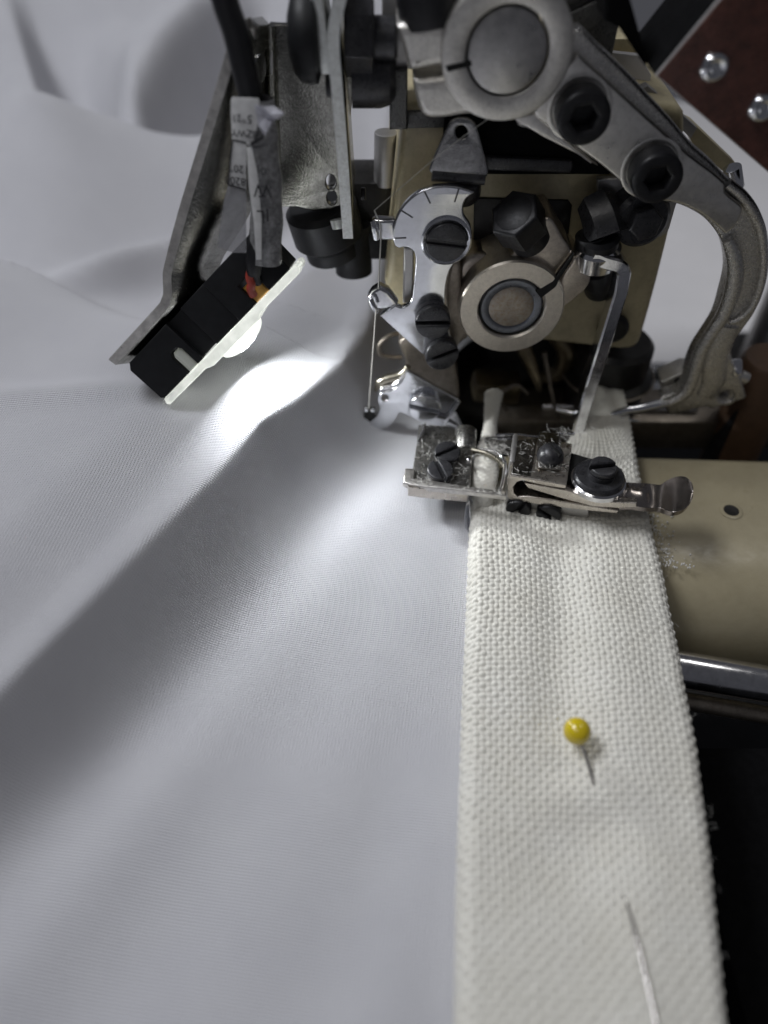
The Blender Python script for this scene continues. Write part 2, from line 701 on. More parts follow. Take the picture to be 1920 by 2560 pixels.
def linen_mat():
    m, nt, N, L, P = new_mat('cream_linen_yarn')
    tc = N.new('ShaderNodeTexCoord')
    vec = tc.outputs['Object']
    n1 = noise(N, L, 1.2, 4, .5, vec)
    n2 = noise(N, L, 26, 4, .6, vec)
    cr = ramp(N, L, n1.outputs['Fac'], .3, .7, (.71, .69, .625, 1), (.75, .735, .68, 1))
    c2 = ramp(N, L, n2.outputs['Fac'], .3, .7, (.88, .88, .86, 1), (1, 1, 1, 1))
    mx = N.new('ShaderNodeMixRGB')
    mx.blend_type = 'MULTIPLY'
    mx.inputs['Fac'].default_value = 1
    L.new(cr.outputs['Color'], mx.inputs['Color1'])
    L.new(c2.outputs['Color'], mx.inputs['Color2'])
    L.new(mx.outputs['Color'], P.inputs['Base Color'])
    P.inputs['Roughness'].default_value = .5
    P.inputs['Sheen Weight'].default_value = .2
    P.inputs['Specular IOR Level'].default_value = .4
    b = N.new('ShaderNodeBump')
    b.inputs['Strength'].default_value = .3
    b.inputs['Distance'].default_value = .01
    n3 = noise(N, L, 90, 3, .6, vec)
    L.new(n3.outputs['Fac'], b.inputs['Height'])
    L.new(b.outputs[0], P.inputs['Normal'])
    return m


M['linen'] = linen_mat()


# ------------------------------------------------------------------ ground, tables
def struct(o):
    o['kind'] = 'structure'
    return o


struct(box('work_table', (10, 0, -8.2), (60, 26, .4), M['tabledark'], bev=.05))
# ------------------------------------------------------------------ white cloth
def smoothstep(a, b, x):
    t = np.clip((x - a) / (b - a), 0, 1)
    return t * t * (3 - 2 * t)


RIDGE = [on_z(px, py, z) for px, py, z in [(-420, 2150, 1.25), (30, 1700, 1.6), (329, 1398, 1.65), (523, 1203, 1.66), (650, 1061, 1.64), (762, 979, 1.60),
                                           (860, 904, 1.46), (925, 815, 1.3), (950, 690, 1.05), (960, 560, .9)]]


def ridge_dist(x, y):
    best = np.full(x.shape, 1e9)
    sd = np.zeros(x.shape)
    zz = np.zeros(x.shape)
    P = RIDGE
    for i in range(len(P) - 1):
        ax, ay, az = P[i]
        bx, by, bz = P[i + 1]
        dx, dy = bx - ax, by - ay
        L2 = dx * dx + dy * dy
        t = ((x - ax) * dx + (y - ay) * dy) / L2
        tc = np.clip(t, -5 if i == 0 else 0, 5 if i == len(P) - 2 else 1)
        qx, qy = ax + dx * tc, ay + dy * tc
        d = np.hypot(x - qx, y - qy)
        s = np.sign((x - ax) * dy - (y - ay) * dx)
        k = d < best
        best = np.where(k, d, best)
        sd = np.where(k, d * s, sd)
        zz = np.where(k, az + (bz - az) * np.clip(tc, 0, 1), zz)
    return sd, zz


def cloth_z(x, y):
    d, zr = ridge_dist(x, y)
    # valley side of the ridge
    wv = 2.15
    ds = .5 * (d + np.sqrt(d * d + .09 ** 2))
    right = np.clip(1 - ds / wv, 0, 1) ** 3.4
    z = (zr + .17) * right - .12
    # long soft billows of the near panel, fading out at the clamp
    m = smoothstep(.8, 2.6, d)
    along = (x * .57 + y * .82)
    across = (x * .82 - y * .57)
    bil = .10 * np.sin(across * 1.25 + .35 * np.sin(along * .5) + .5) + .06 * np.sin(across * 2.3 + along * .22 + 2.0) + .05 * np.sin(along * .7 + 1.0)
    bil *= smoothstep(1.6, -1.5, y)
    # towards the linen band the cloth lies flat
    bil *= smoothstep(1.4, .2, x - np.interp(y, [-10, 0], [.4, 1.2]) + 1.2) * .75 + .25
    z = z + m * bil
    # high side: a soft plateau
    dl = np.clip(-d, 0, None)
    plat = .10 * np.sin(dl * .9) * smoothstep(0, 2, dl) + .05 * np.sin(along * .8 + 1.3) * smoothstep(.3, 1.5, dl)
    # little pinch where the lamp touches the cloth
    plat += .16 * np.exp(-((y - .55 - .03 * (x + 4)) / .35) ** 2) * smoothstep(-3.0, -5.0, x) * np.exp(-((x + 6) / 4) ** 2)
    plat += smoothstep(5, 9, dl) * .5
    plat += -.07 * smoothstep(0, .7, dl) + .22 * smoothstep(.5, 2.2, dl)
    plat += .20 * np.exp(-((x + 2.75) / .6) ** 2 - ((y - .6) / .8) ** 2)
    plat -= .42 * np.exp(-((x + 3.7) / .9) ** 2 - ((y - 1.0) / .75) ** 2)
    # behind the plateau the cloth falls away, then comes back up in wide folds
    yc = np.where(x < -3.4, 1.9 + (-3.4 - x) * .38, 1.9 + (x + 3.4) * 2.2)
    fall = smoothstep(0, 2.6, y - yc) * smoothstep(-1.0, -4.0, x)
    plat -= fall * 1.2
    z = z + np.where(d < 0, plat, 0)
    # far folds
    fy = np.clip(y - 5.5, 0, None)
    crest = 11.4 + .10 * (x + 7)
    f1 = 2.1 * np.where(y < crest, smoothstep(6.0, 0, crest - y), smoothstep(1.6, 0, y - crest)) * smoothstep(-12.5, -10.4, x) * smoothstep(-1.8, -4.4, x)
    tt = (y + 11) / 1.08
    f2 = -2.5 * smoothstep(0, .9, x + .455 * tt) * smoothstep(0, 2.4, -.315 * tt - x) * smoothstep(11.6, 13.2, y) * smoothstep(24, 17, y)
    f2 = f2 + .9 * np.exp(-((x + .47 * tt) / 1.3) ** 2) * smoothstep(9, 12, y)
    d3 = x - (-7.6 + .14 * (y - 13.4))
    f3 = 1.9 * np.where(d3 < 0, smoothstep(3.0, 0, -d3), smoothstep(1.5, 0, d3) - .5 * np.exp(-((d3 - 1.5) / .9) ** 2)) * smoothstep(11.2, 13.6, y) * smoothstep(27, 20, y)
    f5 = .8 * np.exp(-((y - 7.2 - .55 * (x + 6)) / .45) ** 2) * smoothstep(-9, -6.5, x) * smoothstep(-1, -3.5, x) * smoothstep(4.0, 5.5, y)
    f4 = 0
    rise = .006 * fy ** 2 + .3 * np.sin(x * .5 + y * .33) * smoothstep(12, 18, y)
    far = f1 + f2 + f3 + f4 + f5 + rise
    z = z + far * smoothstep(3.5, 6.5, y)
    return np.where(y < -13, -.12 + (z + .12) * smoothstep(-17, -13, y), z)


def build_cloth():
    ys = np.concatenate([np.arange(-46.0, -13, 1.0), np.arange(-13.0, 4.0, .06), np.arange(4.0, 14, .14), np.arange(14, 46, .4)])  # rows beyond the near edge extend the cloth unseen, for metal to reflect
    ns = 440
    s = np.linspace(0, 1, ns)
    S, Y = np.meshgrid(s, ys)
    xr = np.interp(ys, [-46, -20, -13, -9.3, 0, 2.2, 3.0, 6, 46], [20, 9, 1.5, 1.5, 2.2, 1.6, .6, 3.0, 9.0])
    xl = np.interp(ys, [-46, -13, 0, 10, 46], [-24, -9.5, -10.5, -16, -34])
    S2 = S ** .85
    X = xl[:, None] + (xr - xl)[:, None] * S2
    Z = cloth_z(X, Y)
    n, mcol = X.shape
    V = np.stack([X.ravel(), Y.ravel(), Z.ravel()], 1)
    idx = np.arange(n * mcol).reshape(n, mcol)
    Fc = np.stack([idx[:-1, :-1].ravel(), idx[:-1, 1:].ravel(), idx[1:, 1:].ravel(), idx[1:, :-1].ravel()], 1)
    me = bpy.data.meshes.new('m')
    me.from_pydata(V.tolist(), [], Fc.tolist())
    # uv in centimetres, following the surface across
    dx = np.diff(X, axis=1)
    dz = np.diff(Z, axis=1)
    U = np.concatenate([X[:, :1], X[:, :1] + np.cumsum(np.sqrt(dx ** 2 + dz ** 2), 1)], 1)
    U = U - U[:, -1:] + X[:, -1:]
    uv = me.uv_layers.new(name='UVMap')
    li = np.empty(len(me.loops), dtype=np.int32)
    me.loops.foreach_get('vertex_index', li)
    uvs = np.stack([U.ravel()[li], Y.ravel()[li]], 1)
    uv.data.foreach_set('uv', uvs.ravel().astype(np.float32))
    o = link('white_cloth', me, M['cotton'], sharp=180)
    sol = o.modifiers.new('thickness', 'SOLIDIFY')
    sol.thickness = .03
    sol.offset = -1
    tag(o, 'white finely woven cloth rolling in soft folds over the whole left side', 'cloth')


build_cloth()

# ------------------------------------------------------------------ cream linen band, woven
LB = [(1130, 2750), (1143, 2560), (1148, 2200), (1160, 1800), (1172, 1500), (1178, 1300), (1188, 1215), (1400, 1130), (1450, 1060), (1478, 985)]
RB = [(1850, 2750), (1814, 2560), (1782, 2200), (1730, 1850), (1690, 1600), (1650, 1400), (1615, 1280), (1592, 1160), (1574, 1060), (1558, 985)]
PITCHW = .090
BAND_TOP = .24


def build_band():
    l3 = np.array([on_z(a, b, .1) for a, b in LB])
    r3 = np.array([on_z(a, b, .1) for a, b in RB])
    spp = 7
    yv = np.arange(l3[0, 1], l3[-1, 1], PITCHW / spp)
    lx = np.interp(yv, l3[:, 1], l3[:, 0])
    rx = np.interp(yv, r3[:, 1], r3[:, 0])
    k = np.ones(61) / 61
    lx = np.convolve(np.pad(lx, 30, 'edge'), k, 'valid')
    rx = np.convolve(np.pad(rx, 30, 'edge'), k, 'valid')
    wid = 3.3
    re = .22
    # arc coordinate over the top and down both rounded edges
    arcs = np.arange(-(wid / 2 + .42), wid / 2 + .42, PITCHW / spp)
    A, Y = np.meshgrid(arcs, yv)
    half = wid / 2 - re
    flat = np.clip(A, -half, half)
    over = np.clip(np.abs(A) - half, 0, None)
    th = np.clip(over / re, 0, math.pi / 2)
    down = np.clip(over - re * math.pi / 2, 0, None)
    xn = flat + np.sign(A) * re * np.sin(th)                      # -wid/2..wid/2
    z0 = BAND_TOP - re * (1 - np.cos(th)) - down
    scale = ((rx - lx) / wid)[:, None]
    cx = ((rx + lx) / 2)[:, None]
    # the band is slightly wider where nothing pulls at it
    X = cx + xn * scale
    u = xn / (wid / 2)
    # soft dents and swellings
    z0 = z0 - .10 * np.exp(-((u + .12 - .035 * (Y + 4.0)) / .26) ** 2) * smoothstep(-.9, -2.4, Y) * smoothstep(-6.9, -5.2, Y)
    z0 = z0 + .07 * np.exp(-((u - .42) / .35) ** 2) * smoothstep(-.8, -2.6, Y)
    z0 = z0 - .10 * np.exp(-((u - .1 - .3 * (Y + 7)) / .5) ** 2 - ((Y + 7.2) / .8) ** 2)
    z0 = z0 + .06 * np.sin(Y * 1.1 + u * 1.7)
    z0 = z0 + .07 * np.exp(-((Y + 6.6) / .3) ** 2 - ((u - .1) / .4) ** 2)
    z0 = z0 - .12 * np.exp(-((Y - .2) / .9) ** 2) * (1 - .3 * u)
    z0 = z0 + .025 * np.sin(3.1 * Y + 4 * u) * np.cos(2.3 * u + Y)
    # woven relief
    jx = .16 * np.sin(Y * 2.3 + np.sin(A * 2.0) * 2) + .07 * np.sin(Y * 7.7 + A * 5)
    jy = .12 * np.sin(A * 4.3 + Y * 1.1) + .05 * np.sin(A * 13 + Y * 5) + .35 * np.sin(A * 1.7 + 1.0) + .5 * u * u
    ca = A / PITCHW + jx + 500
    cb = Y / PITCHW + jy + 500
    I = np.floor(ca)
    J = np.floor(cb)
    fa = ca - I - .5
    fb = cb - J - .5
    rw = np.random.rand(1400)
    rf = np.random.rand(1400)
    ww = .49 + .10 * (rw[I.astype(int)] - .5) + .05 * np.sin(Y * 5 + 9 * rw[I.astype(int)])
    wf = .50 + .12 * (rf[J.astype(int)] - .5) + .05 * np.sin(A * 5 + 9 * rf[J.astype(int)])
    ov = np.where((I + J) % 2 == 0, 1.0, -1.0)
    Hw = np.sqrt(np.clip(1 - (fa / ww) ** 2, 0, 1)) * .62 + .58 * ov * np.cos(math.pi * fb)
    Hf = np.sqrt(np.clip(1 - (fb / wf) ** 2, 0, 1)) * .50 - .26 * ov * np.cos(math.pi * fa) - .02
    Hw = np.where(np.abs(fa) < ww, Hw, -.7)
    Hf = np.where(np.abs(fb) < wf, Hf, -.7)
    H = np.maximum(Hw, Hf)
    rnd = np.random.rand(1400, 1400)
    H = H + 0.26 * (rnd[I.astype(int) % 1400, J.astype(int) % 1400] - .5)
    H = np.clip(H, -.6, 1.3) * .035
    nx = np.sin(th) * np.sign(A)
    nz = np.cos(th)
    X = X + nx * H
    Z = z0 + nz * H
    n, m = X.shape
    V = np.stack([X.ravel(), Y.ravel(), Z.ravel()], 1)
    idx = np.arange(n * m).reshape(n, m)
    Fc = np.stack([idx[:-1, :-1].ravel(), idx[:-1, 1:].ravel(), idx[1:, 1:].ravel(), idx[1:, :-1].ravel()], 1)
    me = bpy.data.meshes.new('m')
    me.vertices.add(len(V))
    me.vertices.foreach_set('co', V.ravel())
    me.loops.add(Fc.size)
    me.loops.foreach_set('vertex_index', Fc.ravel())
    me.polygons.add(len(Fc))
    me.polygons.foreach_set('loop_start', np.arange(len(Fc)) * 4)
    me.update(calc_edges=True)
    o = link('linen_band', me, M['linen'], sharp=180)
    tag(o, 'cream coarse linen band, folded flat, running under the clamp towards the viewer', 'band')
    return V.reshape(n, m, 3)


BV = build_band()

# stray fibres along the band's right fold
def hairs():
    ms = []
    n = BV.shape[0]
    for k in range(28):
        i = random.randrange(40, int(n * .82))
        right = random.random() < .85
        j = (-30 if right else 30) + random.randrange(-14, 14)
        p = Vector(BV[i, j])
        d = Vector((1 if right else -1, random.uniform(-.6, .6), random.uniform(-.1, .9))).normalized()
        L = random.uniform(.04, .15)
        q = p + d * L * .5 + Vector((random.uniform(-.05, .05), random.uniform(-.05, .05), .02))
        e = p + d * L + Vector((random.uniform(-.08, .08), random.uniform(-.12, .12), random.uniform(-.06, .06)))
        ms.append(tube_me([p, q, e], .0013, segs=3, n=3, cap=False))
    o = link('stray_fibres', join_me(ms), M['lint'], sharp=None)
    tag(o, 'fine stray fibres standing off the edge of the linen band', 'fibres')
    o['kind'] = 'stuff'


hairs()


def band_z(x, y):
    d = (BV[..., 0] - x) ** 2 + (BV[..., 1] - y) ** 2
    i = np.unravel_index(np.argmin(d), d.shape)
    return BV[i][2]


# ------------------------------------------------------------------ pin with a yellow head
def pin():
    hc = on_z(1443, 1828, .62)
    p1 = on_z(1480, 1945, .27)
    p2 = on_z(1575, 2285, .30)
    p3 = on_z(1640, 2560, .44)
    p4 = on_z(1668, 2680, .50)
    t = thing('dressmaking_pin', 'steel pin with a round yellow head stuck through the linen band', 'pin', p1)
    ax = (p1 - hc).normalized()
    prof = [(0, -.2)]
    rr = .2
    for i in range(1, 24):
        a = math.pi * i / 24
        r = rr * math.sin(a)
        if i > 21:
            r *= .9
        prof.append((r, -rr * math.cos(a)))
    prof.append((.03, rr * .985))
    prof.append((0, rr * .93))
    lathe('pin_head', prof, hc, ax, M['yellow'], t, sharp=60)
    tube('pin_shaft', [hc + ax * .17, p1, (p1 + p2) / 2 + Vector((0, 0, -.28)), p2, p3, p4], [.025, .025, .024, .022, .020, .006], M['steelpin'], t, segs=10, n=6)


pin()


# ------------------------------------------------------------------ measuring frames (crops of the photograph -> photograph pixels)
def frame_fn(x0, y0, s):
    def f(*pts):
        return [(x0 + p[0] / s, y0 + p[1] / s) + tuple(p[2:]) for p in pts]
    return f


Z1 = frame_fn(240, 0, 2.304)
Z2 = frame_fn(240, 520, 2.304)
Z3 = frame_fn(720, 0, 2.304)
Z4 = frame_fn(1280, 0, 2.592)
Z5 = frame_fn(880, 420, 2.592)
Z6 = frame_fn(880, 780, 2.592)
Z7 = frame_fn(1400, 440, 3.19)
ZB = frame_fn(1000, 1060, 2.183)
ZT = frame_fn(540, 220, 4.609)

# ------------------------------------------------------------------ surroundings
struct(box('far_table', (17, 18.5, -3.3), (26, 21, .5), M['tablewhite'], bev=.08))
o = box('table_rail', (14, 7.75, -3.25), (18, .35, .5), M['rodchrome'], bev=.08)
tag(o, 'dull metal rail along the front edge of the far white table', 'rail')


def bed():
    """free arm of the machine bed: one casting, rounded at the front"""
    prof = [(1.05, -.9), (1.05, -.42), (.98, -.30), (.85, -.25), (0, -.24), (-1.25, -.25), (-1.7, -.30), (-2.1, -.43), (-2.45, -.66), (-2.72, -1.0), (-2.9, -1.45), (-3.0, -2.2), (-3.0, -2.6), (1.05, -2.6)]
    xs = np.linspace(1.0, 13, 40)
    V, Fc = [], []
    for x in xs:
        for y, z in prof:
            V.append((x, y - .045 * (x - 4) * (1 if z > -2 else .6), z - (.0 if x > 3 else .22 * (3 - x))))
    k = len(prof)
    for i in range(len(xs) - 1):
        for j in range(k):
            Fc.append((i * k + j, i * k + (j + 1) % k, (i + 1) * k + (j + 1) % k, (i + 1) * k + j))
    me = me_from(V, Fc)
    bm = bmesh.new()
    bm.from_mesh(me)
    bmesh.ops.recalc_face_normals(bm, faces=bm.faces)
    bm.to_mesh(me)
    bm.free()
    t = thing('machine_bed', 'cream enamelled bed arm of the machine, right of the linen band', 'machine bed', (6, -.8, -2.6))
    link('bed_casting', me, M['bed'], t, sharp=50)
    h = on_z(1828, 1277, -.235)
    lathe('hole_shade', [(0, .0), (.12, 0), (.15, .003)], h + Vector((0, 0, .006)), (0, 0, 1), M['dark'], t)  # flat dark disc laid on the bed for the shade inside the hole
    lathe('hole_rim', [(.15, .010), (.18, .014), (.22, .001)], h + Vector((0, 0, .004)), (0, 0, 1), M['bed'], t)


bed()
a = on_y(1640, 1662, -3.5)
b = on_y(1990, 1722, -3.9)
t = thing('guide_rod', 'horizontal chrome rod below the cream bed, right edge of the photo', 'rod', (a + b) / 2)
rod('rod', a - (b - a) * .3, b + (b - a) * .2, .34, M['rodchrome'], t)
a2 = on_y(1640, 1740, -3.7)
b2 = on_y(1990, 1800, -4.1)
rod('lower_rail', a2 - (b2 - a2) * .3, b2 + (b2 - a2) * .2, .17, M['iron'], t)
o = box('dark_filler', (9.2, -7.4, -3.2), (8, 5.6, 2.0), M['matte'], bev=.3)  # matte black block added to fill the dark void below the rod
tag(o, 'black cabinet block below the rod in the bottom right corner', 'filler')

# bars and posts behind the bed
t = thing('rear_crossbar', 'grey brown crossbar behind the cream bed', 'bar', (5.5, 3.0, -1.6))
box('bar', (6.0, 3.2, -1.15), (7.0, 1.3, .9), M['iron'], t, bev=.12)
rod('bright_rod', (3.7, 3.0, -.62), (7.3, 2.9, -.62), .10, M['rodchrome'], t)
p = on_y(1885, 1000, 2.6)
o = link('wooden_spool', lathe_me([(0, -2.5), (.62, -2.5), (.62, 1.05), (.55, 1.15), (0, 1.15)], p, (0, 0, 1), 40), M['wood'])
tag(o, 'dark brown round wooden post behind the machine bed, right edge', 'post')
p = on_y(1822, 1065, 2.4)
o = link('black_post', join_me([box_me(p + Vector((0, 0, -.6)), (.42, .42, 2.7), (0, 6, 0), .08), box_me(p + Vector((.05, 0, -1.75)), (.8, .8, .4), (0, 0, 0), .08)]), M['blackcl'])
tag(o, 'black upright post behind the cream bed, next to the brown post', 'post')
# stand parts in the far right background
t = thing('thread_stand', 'blurred stand with rods behind the arm, at the right edge', 'stand', (11.0, 8.0, -3.0))
rod('stand_rod', (11.6, 8, -3), (11.6, 8, 6.2), .18, M['wood'], t)
rod('stand_rod', (10.6, 7.4, -3), (10.6, 7.4, 5.6), .28, M['plainsteel'], t)
box('stand_block', (11.4, 8.2, 4.6), (1.8, 1.0, 1.5), M['wood'], t)
box('stand_foot', (11.0, 8.2, -2.95), (2.4, 2.2, .2), M['dark'], t)

# ------------------------------------------------------------------ machine head casting
def head():
    t = thing('sewing_machine', 'cream enamelled sewing machine casing behind the silver mechanism', 'sewing machine', (2.6, 5, 1.2))
    P = VY(2.6)
    plate('face_casting', P, [(1015, 262), (1003, 330), (985, 500), (966, 690), (962, 712), (985, 760), (1060, 812, 1), (1160, 832, 1), (1545, 876), (1585, 872), (1604, 850), (1690, 520), (1700, 420), (1690, 262)],
          5.2, M['beige'], t, bevel=.16, res=4, smooth=4)
    # dark plate laid on the face for the shaded recess behind the collar bolt
    plate('recess_shade', VY(2.59), Z5((790, 190), (1400, 205), (1425, 240), (1385, 560), (1000, 640), (785, 560)), .06, M['dark'], t, bevel=.02, front=.03)
    plate('screw_boss', VY(2.4), Z5((1300, 560), (1560, 560), (1560, 640), (1290, 640)), .25, M['dark'], t, bevel=.03)
    # black block behind the thread tab
    box('black_block', on_y(1330, 372, 2.6) + Vector((-.1, .1, .3)), (2.9, 1.2, 1.1), M['matte'], t, bev=.08)
    plate('ledge_bar', VY(2.0), Z3((1120, 905), (1640, 930), (1645, 960), (1630, 1000), (1150, 985)), .35, M['black'], t, bevel=.04)
    # hammered column above
    plate('column', VY(2.9), Z4((330, -60), (760, -60), (690, 190), (640, 420), (580, 470), (330, 470)), 1.2, M['hammer'], t, bevel=.05)
    link('column_screw', slot_screw_me(on_y(1442, 2, 2.88), (0, -1, 0), .42, .22, .4), M['hammer'], t)
    # steel guide behind the clamp ear
    plate('slide_block', VY(2.5), Z3((541, -80), (730, -80), (735, 402), (541, 392)), .9, M['plainsteel'], t, bevel=.03)
    plate('slide_bar', VY(2.35), Z3((592, 408), (690, 404), (688, 750), (585, 752)), .9, M['hammer'], t, bevel=.05)
    plate('lower_ledge', VY(2.5), Z3((684, 650), (900, 640), (960, 700), (940, 740), (684, 745)), .7, M['hammer'], t, bevel=.05)
    # near-black walls put in for the shaded void under the head
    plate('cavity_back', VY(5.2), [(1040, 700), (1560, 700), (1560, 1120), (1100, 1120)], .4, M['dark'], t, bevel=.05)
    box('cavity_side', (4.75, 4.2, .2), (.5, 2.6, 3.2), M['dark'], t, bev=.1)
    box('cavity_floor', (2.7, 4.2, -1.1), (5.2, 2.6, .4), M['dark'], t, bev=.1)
    # pins and cranks that can be made out in the cavity
    tube('looper_arm', [on_y(1300, 850, 2.7), on_y(1322, 900, 2.6), on_y(1340, 945, 2.5), on_y(1350, 975, 2.5)], [.18, .16, .10, .05], M['oilbrass'], t)
    tube('looper_needle', [on_y(1360, 880, 2.9), on_y(1375, 960, 2.7), on_y(1392, 1042, 2.5)], [.07, .05, .025], M['iron'], t)
    box('cam_block', on_y(1240, 965, 3.2), (1.1, .7, .55), M['oilbrass'], t, rot=(0, 4, 0), bev=.12)
    tube('cam_hook', [on_y(1268, 1028, 2.6), on_y(1252, 990, 2.6), on_y(1290, 962, 2.6), on_y(1320, 985, 2.6)], [.03, .05, .05, .03], M['iron'], t)
    tube('crank', [on_y(1390, 840, 3.6), on_y(1420, 880, 3.6), on_y(1400, 930, 3.6), on_y(1340, 950, 3.6)], [.2, .28, .24, .12], M['oilbrass'], t)
    # round foot seen through the gap to the right
    c = on_y(1520, 930, 3.4)
    lathe('round_foot', [(0, .9), (.75, .9), (.85, .8), (.85, .1), (1.0, 0), (1.02, -.08), (.9, -.2), (.9, -1.2), (0, -1.2)], c, (0, 0, 1), M['dark'], t)
    lathe('foot_rim', [(1.03, .0), (1.07, -.03), (1.03, -.07)], c, (0, 0, 1), M['iron'], t)
    # oval black plug on the side
    lathe('side_plug', [(0, .12), (.25, .12), (.32, .06), (.33, 0)], on_y(1532, 820, 2.5), (0, -1, .0), M['blackcl'], t)
    # iron bits at the left flank
    box('flank_block', on_y(905, 520, 4.4), (1.3, 1.2, 1.6), M['dark'], t, bev=.15)
    rod('flank_screw', on_y(965, 330, 4.0), on_y(962, 460, 4.0), .22, M['plainsteel'], t)
    tube('wire_loop', [on_y(1000, 832, 2.4), on_y(972, 840, 2.3), on_y(950, 860, 2.25), on_y(952, 885, 2.25), on_y(975, 893, 2.3), on_y(1003, 893, 2.4)], .05, M['iron'], t)


head()

# plate with black screws between head and arm
def side_bracket():
    t = thing('side_bracket', 'flat grey bracket with two oily black screws under the needle arm', 'bracket', on_y(1600, 590, 2.3))
    plate('bracket_plate', VY(2.3), Z7((300, 30), (480, 20), (940, 200), (925, 235), (872, 420), (850, 455), (800, 490), (620, 482), (485, 466), (300, 420)), .16, M['plainsteel'], t, bevel=.02)
    p = on_y(1585, 525, 2.3)
    link('black_screw', join_me([lathe_me([(0, .5), (.42, .5), (.5, .42), (.5, 0)], p, (.1, -1, .1), 40), hex_me(p + Vector((.03, -.48, .05)), (.1, -1, .1), .3, .22, .3)]), M['black'], t)
    tube('black_lug', [on_y(1490, 500, 2.2), on_y(1505, 540, 1.95), on_y(1518, 590, 1.75)], [.34, .36, .38], M['black'], t, segs=6)
    rod('lug_stud', on_y(1478, 585, 1.9), on_y(1478, 640, 1.9), .28, M['blackcl'], t)


side_bracket()


def release_post():
    """bent chrome lever reaching from the block down to the clamp"""
    t = thing('release_lever', 'bent chrome lever slanting down from the head to the right clamp', 'lever', on_y(1440, 1075, 1.35))
    e = [on_y(1478, 632, 1.75), on_y(1510, 645, 1.7), on_y(1545, 655, 1.66), on_y(1556, 672, 1.64), on_y(1548, 720, 1.62), on_y(1517, 820, 1.55), on_y(1483, 930, 1.45), on_y(1455, 1020, 1.38), on_y(1441, 1072, 1.32)]
    V, Fc = [], []
    P = spline3(e[:4], 5) + e[4:]
    for i, p in enumerate(P):
        tdir = (P[min(i + 1, len(P) - 1)] - P[max(i - 1, 0)]).normalized()
        side = tdir.cross(Vector((0, -1, 0))).normalized()
        wdt = .125
        for du, dv in ((-1, -1), (-.75, -1.25), (.75, -1.25), (1, -1), (1, 1), (-1, 1)):
            V.append(p + side * (du * wdt) + Vector((0, dv * .16, 0)))
    for i in range(len(P) - 1):
        for j in range(6):
            Fc.append((i * 6 + j, i * 6 + (j + 1) % 6, i * 6 + 6 + (j + 1) % 6, i * 6 + 6 + j))
    Fc.append((0, 1, 2, 3, 4, 5))
    k = (len(P) - 1) * 6
    Fc.append((k, k + 1, k + 2, k + 3, k + 4, k + 5))
    me = me_from(V, Fc)
    bm = bmesh.new()
    bm.from_mesh(me)
    bmesh.ops.recalc_face_normals(bm, faces=bm.faces)
    bm.to_mesh(me)
    bm.free()
    link('lever_bar', me, M['chrome'], t, sharp=25)
    lathe('lever_boss', [(0, .28), (.36, .28), (.42, .22), (.42, -.1), (.36, -.16), (0, -.16)], on_y(1490, 640, 1.95), (-.1, -.2, 1), M['chrome'], t)
    lathe('boss_knob', [(0, .5), (.3, .5), (.36, .42), (.36, .22), (0, .22)], on_y(1490, 640, 1.95), (-.1, -.2, 1), M['blackcl'], t)
    rod('boss_stem', on_y(1490, 665, 1.95), on_y(1500, 720, 2.3), .3, M['blackcl'], t)
    tube('foot_plate', [on_y(1392, 1024, 1.7), on_y(1420, 1030, 1.6), on_y(1446, 1036, 1.5)], [.05, .07, .07], M['chrome'], t)


release_post()


M['shaftend'] = surf('rusty_shaft_end', (.40, .36, .31), .46, .75, .2, 5, .1, 14, .12, 50, dirt=(.26, .15, .07), dirt_amt=.7)
M['bluesteel'] = surf('blued_steel', (.17, .18, .205), .34, .9, .2, 7, .1, 14, .1, 50)
M['iron2'] = surf('bronze_iron', (.64, .575, .50), .38, 1, .12, 5, .1, 14, .12, 40, dirt=(.2, .17, .14), dirt_amt=.4)
M['gap'] = surf('gap_dark', (.006, .006, .006), .9, 0, .1, 5)  # near-black colour used for the shade inside splits and slots


